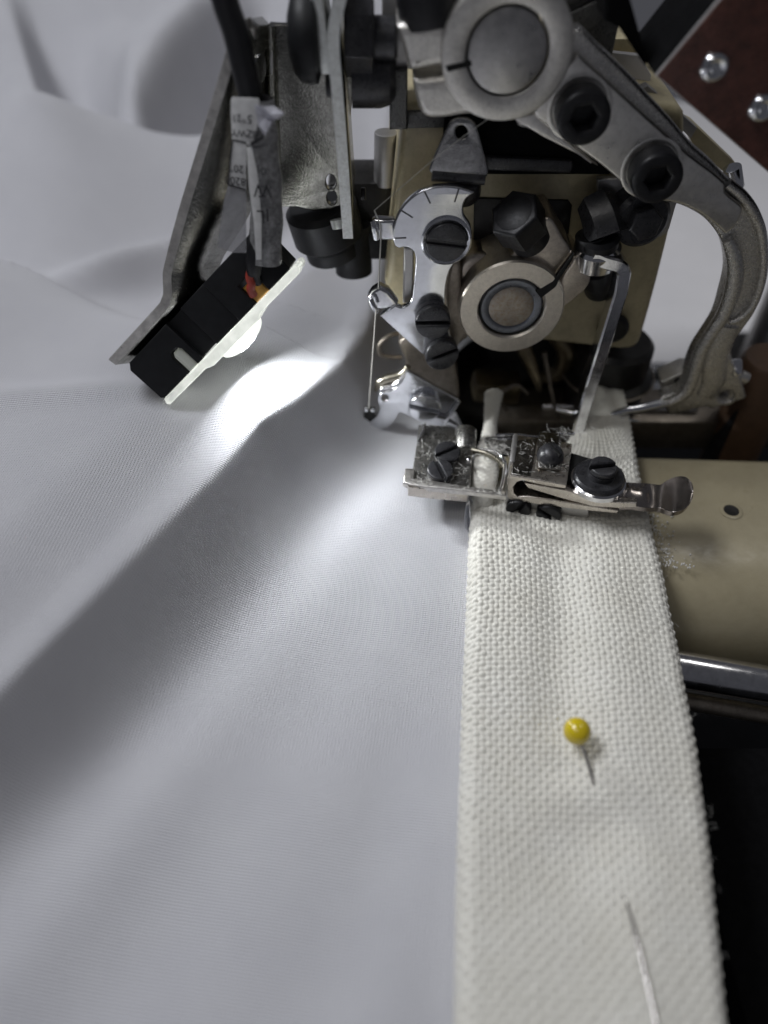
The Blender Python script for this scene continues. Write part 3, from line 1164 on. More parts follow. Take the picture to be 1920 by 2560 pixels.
# ------------------------------------------------------------------ needle arm
def needle_arm():
    t = thing('needle_arm', 'grey cast swinging arm ending in a hook that holds the curved needle', 'needle arm', on_y(1770, 1030, 1.9))
    # hook body
    body = Z4((395, 190), (560, 300), (740, 470), (900, 640), (1040, 790), (1170, 945), (1300, 1060)) + \
        Z7((1330, 20), (1400, 80), (1500, 160), (1580, 270), (1640, 420), (1658, 560), (1655, 740), (1635, 900), (1560, 1090), (1470, 1220), (1385, 1340), (1372, 1440), (1395, 1500), (1440, 1590), (1492, 1765, 1), (1475, 1785, 1), (1210, 1865, 1), (1165, 1845, 1), (880, 1915, 1),
           (835, 1850, 1), (812, 1790), (830, 1765), (930, 1735), (985, 1690), (1010, 1600), (1030, 1510), (1075, 1400), (1150, 1285), (1240, 1140), (1295, 960), (1332, 800), (1332, 680), (1300, 545), (1240, 440), (1150, 340), (1040, 272), (930, 228), (800, 212), (690, 212)) + \
        Z4((560, 1060), (420, 985), (180, 860), (20, 780))
    plate('arm_body', VY(1.85), body, .36, M['cast_rough'], t, bevel=.07, smooth=3, res=3, holes=[circle((1815, 993), 19, 20, 14)])
    rib = [on_y(a, b, 1.76) for a, b in Z7((1335, 500), (1385, 640), (1395, 780), (1370, 930), (1310, 1090), (1220, 1230), (1140, 1360), (1098, 1480), (1060, 1600), (1020, 1700), (950, 1765), (862, 1808))]
    tube('inner_rib', rib, [.10, .14, .15, .15, .14, .13, .13, .13, .13, .13, .12, .11], M['cast_rough'], t, segs=16, n=6)
    rim = [on_y(a, b, 1.80) for a, b in Z7((1330, 60), (1440, 150), (1530, 270), (1600, 430), (1625, 600), (1620, 760), (1590, 900), (1530, 1040), (1430, 1140), (1350, 1165))]
    tube('outer_rim', rim, [.09, .10, .10, .09, .08, .08, .08, .08, .07, .05], M['cast_rough'], t, segs=12, n=6)
    flank = [on_y(a, b, 1.86) for a, b in Z7((1350, 1200), (1290, 1330), (1240, 1480), (1220, 1640), (1150, 1760))]
    tube('lower_web', flank, [.2, .24, .26, .26, .2], M['cast_rough'], t, segs=14, n=6, flat=.35)
    # smooth clamp plate with the two socket screws
    cp = Z4((145, 725), (270, 560), (420, 360), (470, 395), (700, 600), (950, 830), (1150, 1005), (1380, 1185)) + \
        Z7((1320, 130), (1440, 232), (1458, 270), (1440, 330), (1395, 410), (1345, 452), (1318, 465), (1290, 440), (1230, 385), (1150, 325), (1040, 262), (930, 220), (800, 206), (690, 208)) + \
        Z4((560, 1058), (340, 900), (200, 790))
    cpl = plate('clamp_plate', VY(1.66), cp, .22, M['ground'], t, bevel=.05, smooth=3, res=3)
    plate('plate_step', VY(1.76), Z4((10, 770), (145, 735), (300, 870), (520, 1050), (560, 1080), (420, 1000), (200, 890)), .3, M['ground'], t, bevel=.03)
    for (px, py) in ((1462, 300), (1646, 452)):
        p = on_y(px, py, 1.20)
        p.y = 1.66
        link('socket_screw', socket_screw_me(p, (0, -1, 0), .405, .44, .2), M['blackcl'], cpl)
        lathe('counterbore_ring', [(.415, .0), (.47, .012), (.5, .0)], p, (0, -1, 0), M['ground'], cpl)
    # hub with split clamp ear
    c = on_y(1269, 131, 1.36)
    c2 = Vector((c.x, 1.36, c.z))
    rO, rI = .96, .605
    lathe('hub', [(rI, .9), (rI, .02), (rI + .03, 0), (rO - .06, 0), (rO - .015, .025), (rO, .08), (rO, .9)], c2, (0, 1, 0), M['cast'], t, segs=72)
    lathe('pivot_shaft', [(0, -.03), (rI - .11, -.03), (rI - .045, 0), (rI - .03, .05), (rI - .03, .9), (0, .9)], c2 + Vector((0, .01, 0)), (0, 1, 0), M['shaft'], t, segs=72)
    up = Z3((1060, 345), (900, 380), (715, 412), (695, 395), (660, 260), (625, 160), (650, 140), (800, 110), (1010, 60), (1200, 20), (1250, 200))
    lo = Z3((1060, 410), (900, 440), (745, 458), (722, 465), (735, 560), (765, 650), (800, 682), (860, 690), (1000, 672), (1150, 640), (1250, 500))
    plate('clamp_ear', VY(1.62), up, 1.15, M['cast'], t, bevel=.13, smooth=3, res=4)
    plate('clamp_ear', VY(1.62), lo, 1.15, M['cast'], t, bevel=.13, smooth=3, res=4)
    plate('split_shade', VY(1.36), Z3((905, 378), (1062, 345), (1066, 378), (920, 415)), .3, M['gap'], t, bevel=.004, front=.006)  # near-black plate on the hub face, drawn for the slot's shade
    # clamp bolt standing on the ear
    b0 = on_y(1085, 62, 1.95)
    b1 = on_y(1060, -140, 2.05)
    rod('clamp_bolt', b0, b1, .50, M['blackcl'], t, bev=.07)
    # needle block behind, its set screws and the needle
    plate('needle_block', VY(2.3), Z7((812, 1640), (1000, 1560), (1060, 1560), (1060, 1760), (830, 1760)), .5, M['cast'], t, bevel=.03)
    plate('block_hole_shade', VY(2.28), [(a, b) for a, b in circle(Z7((950, 1640))[0], 13, 20, 9)], .04, M['dark'], t, bevel=.005)  # dark disc on the block in place of a shaded hole
    thh = lathe('threaded_hole', [(.0, .02), (.17, .02)], on_y(1815, 993, 1.85) + Vector((0, .35, 0)), (0, -1, 0), M['dark'], t)
    for k in range(4):
        lathe('hole_thread', [(.155, -.012), (.125, 0), (.155, .012)], on_y(1815, 993, 1.85) + Vector((0, .07 + .05 * k, 0)), (0, -1, 0), M['cast'], thh, segs=28)
    a, b = on_y(1822, 925, 2.1), on_y(1868, 948, 2.0)
    rod('set_screw', a, b, .13, M['cast'], t)
    rod('set_screw', on_y(1838, 902, 2.0), on_y(1842, 935, 1.9), .13, M['chrome'], t)
    n = [on_y(x, y, d) for x, y, d in [(1690, 1004, 1.95), (1650, 1010, 1.88), (1605, 1020, 1.80), (1565, 1026, 1.72), (1535, 1034, 1.66), (1513, 1043, 1.6)]]
    nd = tube('needle', n, [.10, .10, .10, .085, .06, .006], M['polish'], t, segs=14)
    n = [on_y(x, y, d) for x, y, d in [(1514, 1043, 1.58), (1532, 1048, 1.56), (1560, 1050, 1.57), (1600, 1053, 1.6)]]
    tube('needle_barb', n, [.01, .045, .05, .006], M['polish'], nd, segs=12)


needle_arm()


# ------------------------------------------------------------------ brown faced box, top right
def brown_box():
    t = thing('brown_cover_box', 'black box with a brown face plate and dome rivets, top right corner', 'cover box', on_y(1800, 420, 1.0))
    P = VY(.9)
    pts = [Z4((930, 492))[0], (1797 + 80, -96), (2120, -96), (2120, 602)]
    a = [P.p(*q) for q in pts]
    plate('box_body', P, a, 1.5, M['matte'], t, px=False, bevel=.03, front=-.05)
    plate('metal_edge', P, a, .06, M['plainsteel'], t, px=False, bevel=.015, front=-.004)
    cx = sum(q[0] for q in a) / 4
    cy = sum(q[1] for q in a) / 4
    fp = plate('face_plate', P, [(cx + (x - cx) * .985, cy + (y - cy) * .985) for x, y in a], .04, M['brown'], t, px=False, bevel=.01, front=.022)
    for (px, py) in ((1787, 170), (1908, 272)):
        p = on_y(px, py, .82)
        p.y = .88
        lathe('rivet', [(0, .10), (.05, .10), (.07, .085), (.13, .12), (.17, .10), (.2, .05), (.21, 0)], p, (0, -1, 0), M['polish'], fp, segs=32)
    plate('side_lug', VY(1.4), Z4((605, -40), (760, -40), (880, 400), (870, 440), (700, 185), (608, 140)), .8, M['matte'], t, bevel=.05)


brown_box()
# bits that show between arm and box
t = thing('spring_catch', 'pale notched steel catch behind the arm, under the brown box', 'catch', on_y(1600, 200, 3.6))
plate('catch_plate', VY(3.6), Z4((645, 340), (830, 360), (905, 490), (890, 540), (800, 570), (775, 500), (740, 500), (640, 430)), .15, M['tablewhite'], t)
plate('catch_bar', VY(3.0), Z4((800, 590), (880, 555), (1010, 660), (1200, 830), (1160, 900), (1000, 740)), .2, M['plainsteel'], t)
plate('cream_cover', VY(4.2), Z4((640, 250), (800, 250), (900, 350), (640, 370)), .3, M['beige'], t)
plate('cream_flange', VY(3.4), Z4((1100, 760), (1180, 800), (1450, 1060), (1450, 1180), (1180, 960)), .3, M['beige'], t)
rod('catch_pin', on_y(1830, 418, 3.0), on_y(1838, 470, 3.0), .16, M['polish'], t)


# ------------------------------------------------------------------ thread tab
M['tab'] = surf('tab_nickel', (.42, .415, .41), .2, 1, .15, 4, .1, 10, .08, 40, dirt=(.12, .12, .12), dirt_amt=.5)


def thread_tab():
    t = thing('thread_tab', 'black triangular thread guide with a round eye, below the pivot', 'thread guide', on_y(1150, 445, 1.75))
    P = Plane(on_y(1150, 445, 1.75), (1, 0, 0), (0, .08, 1))
    hole = circle((1154, 331), 15, 28, 17)
    plate('guide_leaf', P, Z3((1005, 675), (1050, 685), (1085, 720), (1100, 770), (1150, 960), (1150, 1010), (1125, 1028), (1000, 1020), (830, 1000), (815, 985), (822, 950), (900, 770), (935, 705), (965, 682)), .09, M['tab'], t, holes=[hole], bevel=.03, smooth=3)
    tube('guide_roll', [on_y(1080, 437, 1.8), on_y(1150, 443, 1.8), on_y(1212, 447, 1.8)], .1, M['black'], t, segs=12)
    rod('guide_stem', on_y(1160, 440, 1.95), on_y(1160, 478, 2.3), .3, M['black'], t)


thread_tab()


# ------------------------------------------------------------------ collar with the big shaft end
def collar():
    t = thing('split_collar', 'split steel collar clamped on the round shaft end, centre of the machine', 'collar', on_y(1279, 870, 1.9))
    c = on_y(1279, 773, 1.55)
    rO, rI = .985, .62
    lathe('ring', [(rI, 1.0), (rI, .04), (rI + .03, 0), (rO - .03, 0), (rO, .04), (rO, .5), (rO + .06, .6), (rO + .06, 1.1)], c, (0, 1, 0), M['collar'], t, segs=72)
    lathe('shaft_bevel', [(rI - .02, .9), (rI - .02, .2), (rI - .09, .14), (rI - .12, .11), (rI - .2, .13)], c, (0, 1, 0), M['blackcl'], t, segs=64)
    lathe('shaft_end', [(rI - .18, .2), (rI - .2, .07), (rI - .24, .045), (.2, .045), (.05, .045), (0, .05)], c, (0, 1, 0), M['shaftend'], t, segs=64)
    lathe('shaft_ring', [(rI - .02, .1), (rI - .06, .055), (rI - .16, .05), (rI - .2, .075)], c, (0, 1, 0), M['bluesteel'], t, segs=64)
    # split ears on the upper right
    plate('collar_ear', VY(1.72), Z5((960, 650), (1000, 600), (1060, 545), (1150, 440), (1240, 335), (1275, 322), (1310, 345), (1370, 450), (1425, 545), (1400, 590), (1345, 660), (1300, 735), (1200, 800), (1000, 800)), 1.0, M['iron2'], t, bevel=.06, smooth=3, res=3)
    plate('collar_ear', VY(1.72), Z5((1445, 575), (1500, 635), (1545, 705), (1540, 750), (1490, 815), (1370, 905), (1280, 960), (1200, 860), (1240, 810), (1340, 740), (1380, 670), (1420, 615)), 1.0, M['iron2'], t, bevel=.06, smooth=3, res=3)
    # near-black plate painting the split's shade onto the ring's face
    plate('gap_shade', VY(1.55), Z5((1190, 800), (1300, 735), (1335, 690), (1440, 555), (1425, 600), (1345, 720), (1320, 770), (1225, 842)), .1, M['gap'], t, bevel=.004, front=.006)
    # left lobe of the casting behind the ring
    plate('casting_lobe', VY(2.0), Z5((690, 640), (760, 575), (870, 560), (960, 610), (1050, 700), (1000, 900), (800, 1000), (740, 930), (695, 860), (685, 740)), .8, M['iron2'], t, bevel=.12, smooth=3, res=4)
    # hex bolt through the ears
    ax = Vector((-.5, -.40, .77)).normalized()
    p = on_y(1312, 575, 1.75)
    link('clamp_bolt', join_me([hex_me(p, ax, .46, .55, .25, .05), lathe_me([(0, -.3), (.36, -.3), (.36, .02), (0, .02)], p, ax, 32), lathe_me([(0, .565), (.30, .565), (.37, .53)], p, ax, 24)]), M['blackcl'], t)


collar()


# ------------------------------------------------------------------ graduated thread plate
def thread_plate():
    t = thing('graduated_thread_plate', 'polished plate with graduation marks round its curved edge, three slotted black screws', 'thread plate', on_y(1050, 880, 1.7))
    P = VY(1.55)
    out = Z5((795, 160, 1), (740, 140), (680, 125), (600, 118), (520, 126), (450, 150), (395, 185), (345, 232), (308, 285), (283, 345), (270, 405), (268, 460), (280, 505), (305, 522, 1), (345, 515), (385, 528), (410, 565), (413, 620), (405, 710),
             (397, 800), (385, 858), (360, 890), (318, 905), (280, 890, 1), (180, 962, 1), (300, 1070, 1), (460, 1212, 1), (560, 1190, 1), (650, 1130, 1), (625, 1040), (607, 930), (606, 800), (622, 700), (655, 630), (710, 590), (755, 530), (777, 450), (765, 370), (727, 312), (722, 250), (745, 195))
    gp = plate('plate', P, out, .14, M['polish'], t, bevel=.03, smooth=3, res=3)
    for a, b in (((320, 275), (395, 322)), ((470, 152), (508, 230)), ((692, 135), (665, 222)), ((275, 455), (352, 452)), ):
        q = [VY(1.55).p(*Z5(a)[0]), VY(1.55).p(*Z5(b)[0])]
        d = Vector((q[1][0] - q[0][0], q[1][1] - q[0][1])).normalized()
        nrm = Vector((-d.y, d.x)) * .014
        plate('graduation', P, [(q[0][0] + nrm.x, q[0][1] + nrm.y), (q[1][0] + nrm.x, q[1][1] + nrm.y), (q[1][0] - nrm.x, q[1][1] - nrm.y), (q[0][0] - nrm.x, q[0][1] - nrm.y)], .02, M['engrave'], gp, px=False, bevel=.003, front=.004)
    c = on_y(*Z5((612, 478))[0], 1.5)
    c.y = 1.55
    lathe('screw_collar', [(.44, 0), (.44, .05), (.41, .07), (.36, .05), (.35, 0)], c, (0, -1, 0), M['polish'], gp, segs=56)
    link('pivot_screw', slot_screw_me(c, (0, -1, 0), .35, .12, -.12, .085), M['black'], gp)
    c = on_y(*Z5((522, 985))[0], 1.42)
    c.y = 1.55
    link('plate_screw', slot_screw_me(c, (0, -1, .12), .33, .30, 0, .07), M['black'], gp)
    c = on_y(*Z5((572, 1195))[0], 1.42)
    c.y = 1.58
    link('plate_screw', slot_screw_me(c, (.1, -1, .05), .33, .30, .35, .07), M['black'], gp)
    # bent guide ears for the thread
    plate('guide_ear', VY(1.62), Z5((150, 335), (280, 340), (285, 475), (200, 474), (140, 455), (128, 420), (130, 350)), .22, M['chrome'], t, bevel=.07, res=4)
    tube('ear_lip', [on_y(*Z5((142, 345))[0], 1.46), on_y(*Z5((150, 400))[0], 1.42), on_y(*Z5((160, 455))[0], 1.46)], .06, M['polish'], t)
    plate('guide_ear', VY(1.5), Z5((130, 800), (180, 770), (240, 800), (300, 880), (280, 905), (190, 925), (140, 920), (100, 840)), .25, M['chrome'], t, bevel=.08, res=4)
    tube('ear_lip', [on_y(*Z5((120, 850))[0], 1.36), on_y(*Z5((145, 905))[0], 1.3), on_y(*Z5((160, 930))[0], 1.36)], .05, M['polish'], t)
    # window edge behind the notch
    plate('notch_wall', VY(1.75), Z5((338, 520), (400, 520), (400, 870), (330, 880)), .35, M['plainsteel'], t, bevel=.04)
    # brown casting that carries the plate
    plate('carrier', VY(1.95), Z6((310, 190), (500, 60), (640, 40), (760, 150), (690, 220), (670, 330), (700, 560), (640, 600), (360, 400), (350, 330), (315, 250)), .9, M['iron'], t, bevel=.08, smooth=3, res=3)
    plate('carrier_web', VY(1.8), Z5((640, 620), (700, 600), (720, 900), (760, 1070), (680, 1160), (640, 1130), (610, 950), (605, 800)), .8, M['iron'], t, bevel=.06)


thread_plate()


def hook_plate():
    t = thing('hook_plate', 'small polished plate with a hooked tip, below the graduated plate', 'hook plate', on_y(1040, 1060, 1.35))
    P = VY(1.35)
    out = Z6((355, 385), (385, 395), (540, 485), (700, 580), (690, 600), (650, 660), (590, 735), (520, 725), (430, 700), (350, 668), (305, 655), (285, 690), (245, 735), (195, 758), (150, 758), (108, 738), (120, 715), (155, 680), (180, 620), (163, 575), (172, 540), (205, 520), (255, 510), (310, 470), (340, 420))
    plate('hook_leaf', P, out, .10, M['polish'], t, holes=[circle(Z6((212, 557))[0], 9, 20, 8)], bevel=.025, smooth=3, res=3)
    c = on_y(*Z6((470, 610))[0], 1.25)
    c.y = 1.35
    link('hook_screw', slot_screw_me(c, (0, -1, .1), .33, .22, -.25, .06), M['polish'], t)
    tube('brass_lip', [on_y(a, b, 1.55) for a, b in Z6((165, 510), (185, 455), (240, 430), (300, 415), (345, 385), (362, 350))], [.07, .10, .10, .10, .09, .06], M['brassy'], t, segs=14)
    tube('chrome_lip', [on_y(a, b, 1.45) for a, b in Z6((170, 530), (200, 492), (260, 478), (310, 445), (350, 400))], .05, M['chrome'], t, segs=12)
    tube('tail_blade', [on_y(a, b, d) for a, b, d in [(1085, 1042, 1.3), (1115, 1050, 1.3), (1150, 1068, 1.25), (1186, 1090, 1.2)]], [.09, .08, .05, .01], M['chrome'], t, segs=10, flat=.4)
    tube('blade_edge', [on_y(a, b, 1.28) for a, b in Z6((700, 580), (650, 650), (585, 740))], .03, M['chrome'], t)
    # thread eyelet at the tip
    for q in ((92, 635), (135, 636)):
        lathe('eyelet_ball', [(0, -.05), (.035, -.035), (.05, 0), (.035, .035), (0, .05)], on_y(*Z6(q)[0], 1.3), (0, -1, 0), M['polish'], t, segs=16)
    plate('eyelet_block', VY(1.4), Z6((80, 640), (150, 640), (150, 680), (110, 720), (75, 700)), .15, M['dark'], t, bevel=.03)


M['brassy'] = surf('worn_brass', (.40, .375, .31), .3, 1, .15, 5, .1, 12, .1, 30, dirt=(.25, .2, .12), dirt_amt=.4)
hook_plate()

# ------------------------------------------------------------------ thread
pts = [on_y(1230, 290, 1.5), on_y(1157, 342, 1.66), on_y(1080, 402, 1.6), on_y(936, 526, 1.4)]
m1 = tube_me(pts, .006, segs=5, n=2, spl=False)
pts = [on_y(936, 526, 1.4), on_y(950, 560, 1.36), on_y(952, 600, 1.38), on_y(946, 722, 1.3)]
m2 = tube_me(pts, .012, segs=6, n=2, spl=False)
pts = [on_y(940, 775, 1.26), on_y(922, 1022, 1.28)]
m3 = tube_me(pts, .012, segs=6, n=2, spl=False)
o = link('sewing_thread', join_me([m1, m2, m3]), M['thread'], sharp=None)
tag(o, 'thin nylon thread running taut from the guide eye down past the polished plate', 'thread')


# ------------------------------------------------------------------ clamps on the fabric
def left_clamp():
    t = thing('left_clamp', 'lint covered steel clamp foot on the white cloth, left of the needle path', 'clamp foot', on_z(1090, 1250, .15))
    zt = .72
    def hz(z):
        return Plane((0, 0, z), (1, 0, 0), (0, 1, 0))
    H = hz(zt)
    plate('clamp_plate', H, Z6((432, 728), (600, 735), (790, 790), (778, 960), (765, 1140), (400, 1100), (395, 1000), (420, 850)), .42, M['gunmetal2'], t, bevel=.03)
    plate('front_bar', hz(.80), Z6((345, 1008), (410, 1012), (400, 1075), (560, 1095), (760, 1128), (1000, 1160), (1000, 1190), (760, 1160), (380, 1120), (330, 1100)), .14, M['zincedge'], t, bevel=.03)
    f = VY(on_z(*Z6((560, 1150))[0], .7).y)
    plate('front_face', f, Z6((365, 1128), (560, 1150), (752, 1172), (745, 1230), (560, 1212), (362, 1188)), .25, M['nickel'], t, bevel=.02, front=.02)
    for q, sl in (((615, 935), .5), ((570, 1052), 1.9)):
        link('clamp_screw', slot_screw_me(on_z(*Z6(q)[0], zt), (0, -.12, 1), .25, .17, sl, .07), M['black'], t)
    rod('stop_pin', on_z(1173, 1166, .5), on_z(1172, 1150, .98), .045, M['chrome'], t)
    tube('upright_edge', [on_z(1060, 1062, .8), on_z(1058, 1080, .76), on_z(1046, 1108, .72)], .04, M['chrome'], t)
    rod('side_lug', on_z(1162, 1130, .55), on_z(1164, 1075, .7), .22, M['gunmetal2'], t)
    # thin guide blade standing on the cloth
    P = Plane(on_z(1168, 1300, .1), (.25, -.05, .2), (0, 1, .75))
    plate('guide_blade', P, [(1166, 1248), (1174, 1250), (1176, 1300), (1172, 1332), (1162, 1320), (1160, 1290)], .05, M['polish'], t, bevel=.012)
    # the spring wire and bridging strip over the cord
    tube('spring_wire', [on_z(1180, 1125, .75), on_z(1212, 1132, .8), on_z(1240, 1146, .78), on_z(1262, 1170, .7)], .045, M['brassy'], t)


M['gunmetal2'] = surf('linty_dark_steel', (.24, .235, .22), .3, .9, .25, 6, .1, 10, .1, 40, dirt=(.45, .44, .42), dirt_amt=.5, specks=18)
left_clamp()


def cord():
    p = [on_z(x, y, z) for x, y, z in [(1206, 1275, .12), (1208, 1225, .42), (1212, 1180, .52), (1216, 1140, .5), (1222, 1100, .45), (1226, 1060, .4), (1230, 1020, .4), (1234, 985, .45)]]
    r = [.14, .24, .27, .24, .17, .13, .16, .2]
    P = spline3(p, 26)
    rr = np.interp(np.linspace(0, 7, len(P)), range(8), r)
    V, Fc = [], []
    sg = 44
    for i, q in enumerate(P):
        for s in range(sg):
            a = 2 * math.pi * s / sg
            wv = .018 * (math.sin(i * 1.15 + (s // 2) * math.pi) * .6 + random.uniform(-.5, .5))
            V.append(q + Vector((math.cos(a), 0, math.sin(a) * .75)) * (rr[i] + wv))
    for i in range(len(P) - 1):
        for s in range(sg):
            Fc.append((i * sg + s, i * sg + (s + 1) % sg, i * sg + sg + (s + 1) % sg, i * sg + sg + s))
    me = me_from(V, Fc)
    bm = bmesh.new()
    bm.from_mesh(me)
    bmesh.ops.recalc_face_normals(bm, faces=bm.faces)
    bm.to_mesh(me)
    bm.free()
    o = link('rolled_hem', me, M['linen'], sharp=180)
    tag(o, 'white rolled hem passing up between the two clamps', 'hem')


cord()


def right_clamp():
    t = thing('right_clamp', 'nickel spring clamp with finger lever lying across the linen band', 'clamp', on_z(1350, 1260, .25))
    zt = 1.05
    def hz(z):
        return Plane((0, 0, z), (1, 0, 0), (0, 1, 0))
    H = hz(zt)
    fy = on_z(*ZB((600, 285))[0], zt).y          # front face depth
    fy2 = on_z(*ZB((905, 340))[0], zt).y
    # the front plane follows the slightly turned clamp
    a, b = on_z(*ZB((600, 285))[0], zt), on_z(*ZB((905, 340))[0], zt)
    d = (b - a)
    d.z = 0
    FP = Plane(a, d, (0, 0, 1))
    # left cheek with the round relief, and the two prongs of the fork
    hole = circle(ZB((664, 353))[0], 23, 28, 24)
    # block, seen from the front as a C: outline of upper prong + bridge + lower prong
    C = ZB((592, 282), (650, 290), (905, 335), (905, 356), (800, 340), (668, 312), (640, 318), (618, 345), (620, 378), (645, 402), (690, 404), (790, 415), (1000, 445), (1190, 478), (1192, 452), (1196, 470), (1180, 484), (1000, 462), (760, 432), (590, 410), (584, 395), (584, 300))
    C = ZB((600, 280), (650, 288), (907, 332), (907, 356), (800, 342), (690, 316), (668, 310), (640, 318), (618, 345), (620, 378), (645, 400), (690, 396), (790, 408), (1000, 442), (1185, 470), (1195, 476), (1180, 490), (1000, 472), (760, 442), (600, 414), (586, 400), (584, 300))
    plate('fork_body', FP, C, 1.15, M['nickel'], t, bevel=.025)
    plate('dark_core', FP, ZB((625, 320), (700, 318), (900, 360), (1100, 420), (1100, 445), (780, 405), (640, 398)), .75, M['gap'], t, bevel=.01, front=-.28)
    # dark top skin
    top = ZB((606, 276), (905, 330), (893, 210), (880, 100), (750, 80), (640, 95), (625, 150))
    plate('top_cover', H, top, .05, M['gunmetal'], t, bevel=.015, front=.03)
    box('left_cheek', on_z(*ZB((612, 190))[0], zt - .25) , (.10, .8, .62), M['plainsteel'], t, rot=(0, 0, -12), bev=.03)
    # clip plate with its round-headed screw
    clp = plate('clip_plate', hz(zt + .12), ZB((760, 38), (878, 50), (883, 150), (880, 245), (755, 235), (748, 150)), .07, M['gunmetal'], t, bevel=.03)
    p = on_z(*ZB((820, 178))[0], zt + .12)
    csc = lathe('clip_screw', [(0, .24), (.1, .23), (.19, .17), (.24, .08), (.25, 0)], p, (0, -.15, 1), M['black'], clp)
    plate('slot_shade', Plane(p + Vector((.04, -.03, .205)), (.8, .5, -.1), (-.5, .8, .1)), [(-.03, -.17), (.03, -.17), (.03, .17), (-.03, .17)], .08, M['gap'], clp, px=False, bevel=.005, front=.03)  # near-black strip through the dome for the slot's shade
    # lever: flat bar, twist, finger paddle
    zl = zt - .18
    L = ZB((905, 215), (1060, 215), (1200, 310), (1260, 320), (1300, 400), (1290, 425), (1200, 425), (1060, 408), (905, 360))
    plate('lever_bar', hz(zl), L, .22, M['lever'], t, bevel=.02)
    # side face of the lever, bright
    plate('lever_edge', FP, ZB((680, 320), (905, 358), (1060, 412), (1180, 425), (1290, 428), (1290, 450), (1180, 454), (1040, 442), (880, 400), (700, 345)), .1, M['nickel'], t, bevel=.01, front=.02)
    # finger paddle: ruled surface from the bar end into a tilted spoon
    path = [(1150, 300, 1160, 425, .87), (1195, 322, 1200, 425, .87), (1240, 318, 1245, 436, .87), (1275, 320, 1285, 448, .86), (1320, 322, 1330, 455, .84), (1370, 325, 1375, 458, .82), (1420, 330, 1420, 458, .84),
            (1460, 305, 1450, 470, .90), (1510, 287, 1490, 480, .97), (1555, 287, 1540, 470, 1.02), (1590, 315, 1580, 438, 1.05), (1602, 350, 1600, 395, 1.06)]
    V, Fc = [], []
    n = 10
    rows = []
    for i, (xa, ya, xb, yb, z) in enumerate(path):
        A = on_z(*ZB((xa, ya))[0], z)
        B = on_z(*ZB((xb, yb))[0], z - (.02 if i < 2 else .07))
        row = []
        for k in range(n + 1):
            f = k / n
            q = A.lerp(B, f)
            dish = .09 * math.sin(math.pi * f) * (1 if 1 < i < 5 else (.04 if i < 2 else -.1 * (i > 5)))
            q.z += dish
            row.append(q)
        rows.append(row)
    # resample smoothly along the lever
    cols = [spline3([rows[i][k] for i in range(len(rows))], 5) for k in range(n + 1)]
    m = len(cols[0])
    for i in range(m):
        for k in range(n + 1):
            V.append(cols[k][i])
    for i in range(m - 1):
        for k in range(n):
            Fc.append((i * (n + 1) + k, (i + 1) * (n + 1) + k, (i + 1) * (n + 1) + k + 1, i * (n + 1) + k + 1))
    nv = len(V)
    V += [v - Vector((0, -.02, .13)) for v in V]
    lowf = [tuple(q + nv for q in f[::-1]) for f in Fc]
    ring = [k for k in range(n + 1)] + [i * (n + 1) + n for i in range(1, m)] + [(m - 1) * (n + 1) + k for k in range(n - 1, -1, -1)] + [i * (n + 1) for i in range(m - 2, 0, -1)]
    Fc += lowf + [(ring[i], ring[(i + 1) % len(ring)], ring[(i + 1) % len(ring)] + nv, ring[i] + nv) for i in range(len(ring))]
    me = me_from(V, Fc)
    bm = bmesh.new()
    bm.from_mesh(me)
    bmesh.ops.recalc_face_normals(bm, faces=bm.faces)
    bm.to_mesh(me)
    bm.free()
    pad = link('finger_paddle', me, M['lever'], t, sharp=60)
    bv = pad.modifiers.new('round', 'BEVEL')
    bv.width = .045
    bv.segments = 3
    bv.limit_method = 'ANGLE'
    bv.angle_limit = R(50)
    # washer and slotted screw on the bar
    p = on_z(*ZB((1075, 330))[0], zl)
    lathe('washer', [(0, .16), (.46, .16), (.5, .13), (.5, .03), (.47, 0)], p, (0, 0, 1), M['chrome'], t)
    lathe('screw_flange', [(0, .26), (.42, .26), (.46, .22), (.47, .17)], p, (0, 0, 1), M['black'], t)
    link('lever_screw', slot_screw_me(p + Vector((.02, 0, .24)), (0, -.05, 1), .25, .26, .15, .08), M['black'], t)
    # lower plate and its two black screws
    ly = Plane(a + Vector((0, .12, 0)), d, (0, 0, 1))
    plate('lower_plate', ly, ZB((575, 395), (700, 420), (1030, 465), (1030, 505), (1015, 518), (870, 505), (600, 455), (572, 435)), .3, M['plainsteel'], t, bevel=.03)
    for q, sl in ((ZB((650, 440))[0], 1.2), (ZB((815, 466))[0], -.5)):
        w3 = ly.p(*q)
        link('lower_screw', slot_screw_me(ly.w(w3[0], w3[1], -.02), ly.n, .235, .2, sl, .06), M['blackcl'], t)
    # wire shoe that bridges to the left clamp
    tube('wire_shoe', [on_z(*ZB(q)[0], .72) for q in ((545, 380), (560, 330), (572, 260), (565, 200), (520, 160), (440, 140))], [.06, .07, .08, .07, .06, .05], M['chrome'], t, flat=.6)
    box('shoe_block', on_z(1252, 1112, .6), (.62, .35, .22), M['gunmetal2'], t, rot=(0, 0, 8), bev=.05)
    tube('cross_wire', [on_z(*Z6(q)[0], .75) for q in ((930, 800), (1060, 795), (1200, 810), (1330, 790), (1440, 790))], .04, M['chrome'], t)
    tube('cross_wire', [on_z(*Z6(q)[0], .7) for q in ((940, 825), (1100, 822), (1210, 826))], .03, M['chrome'], t)


right_clamp()


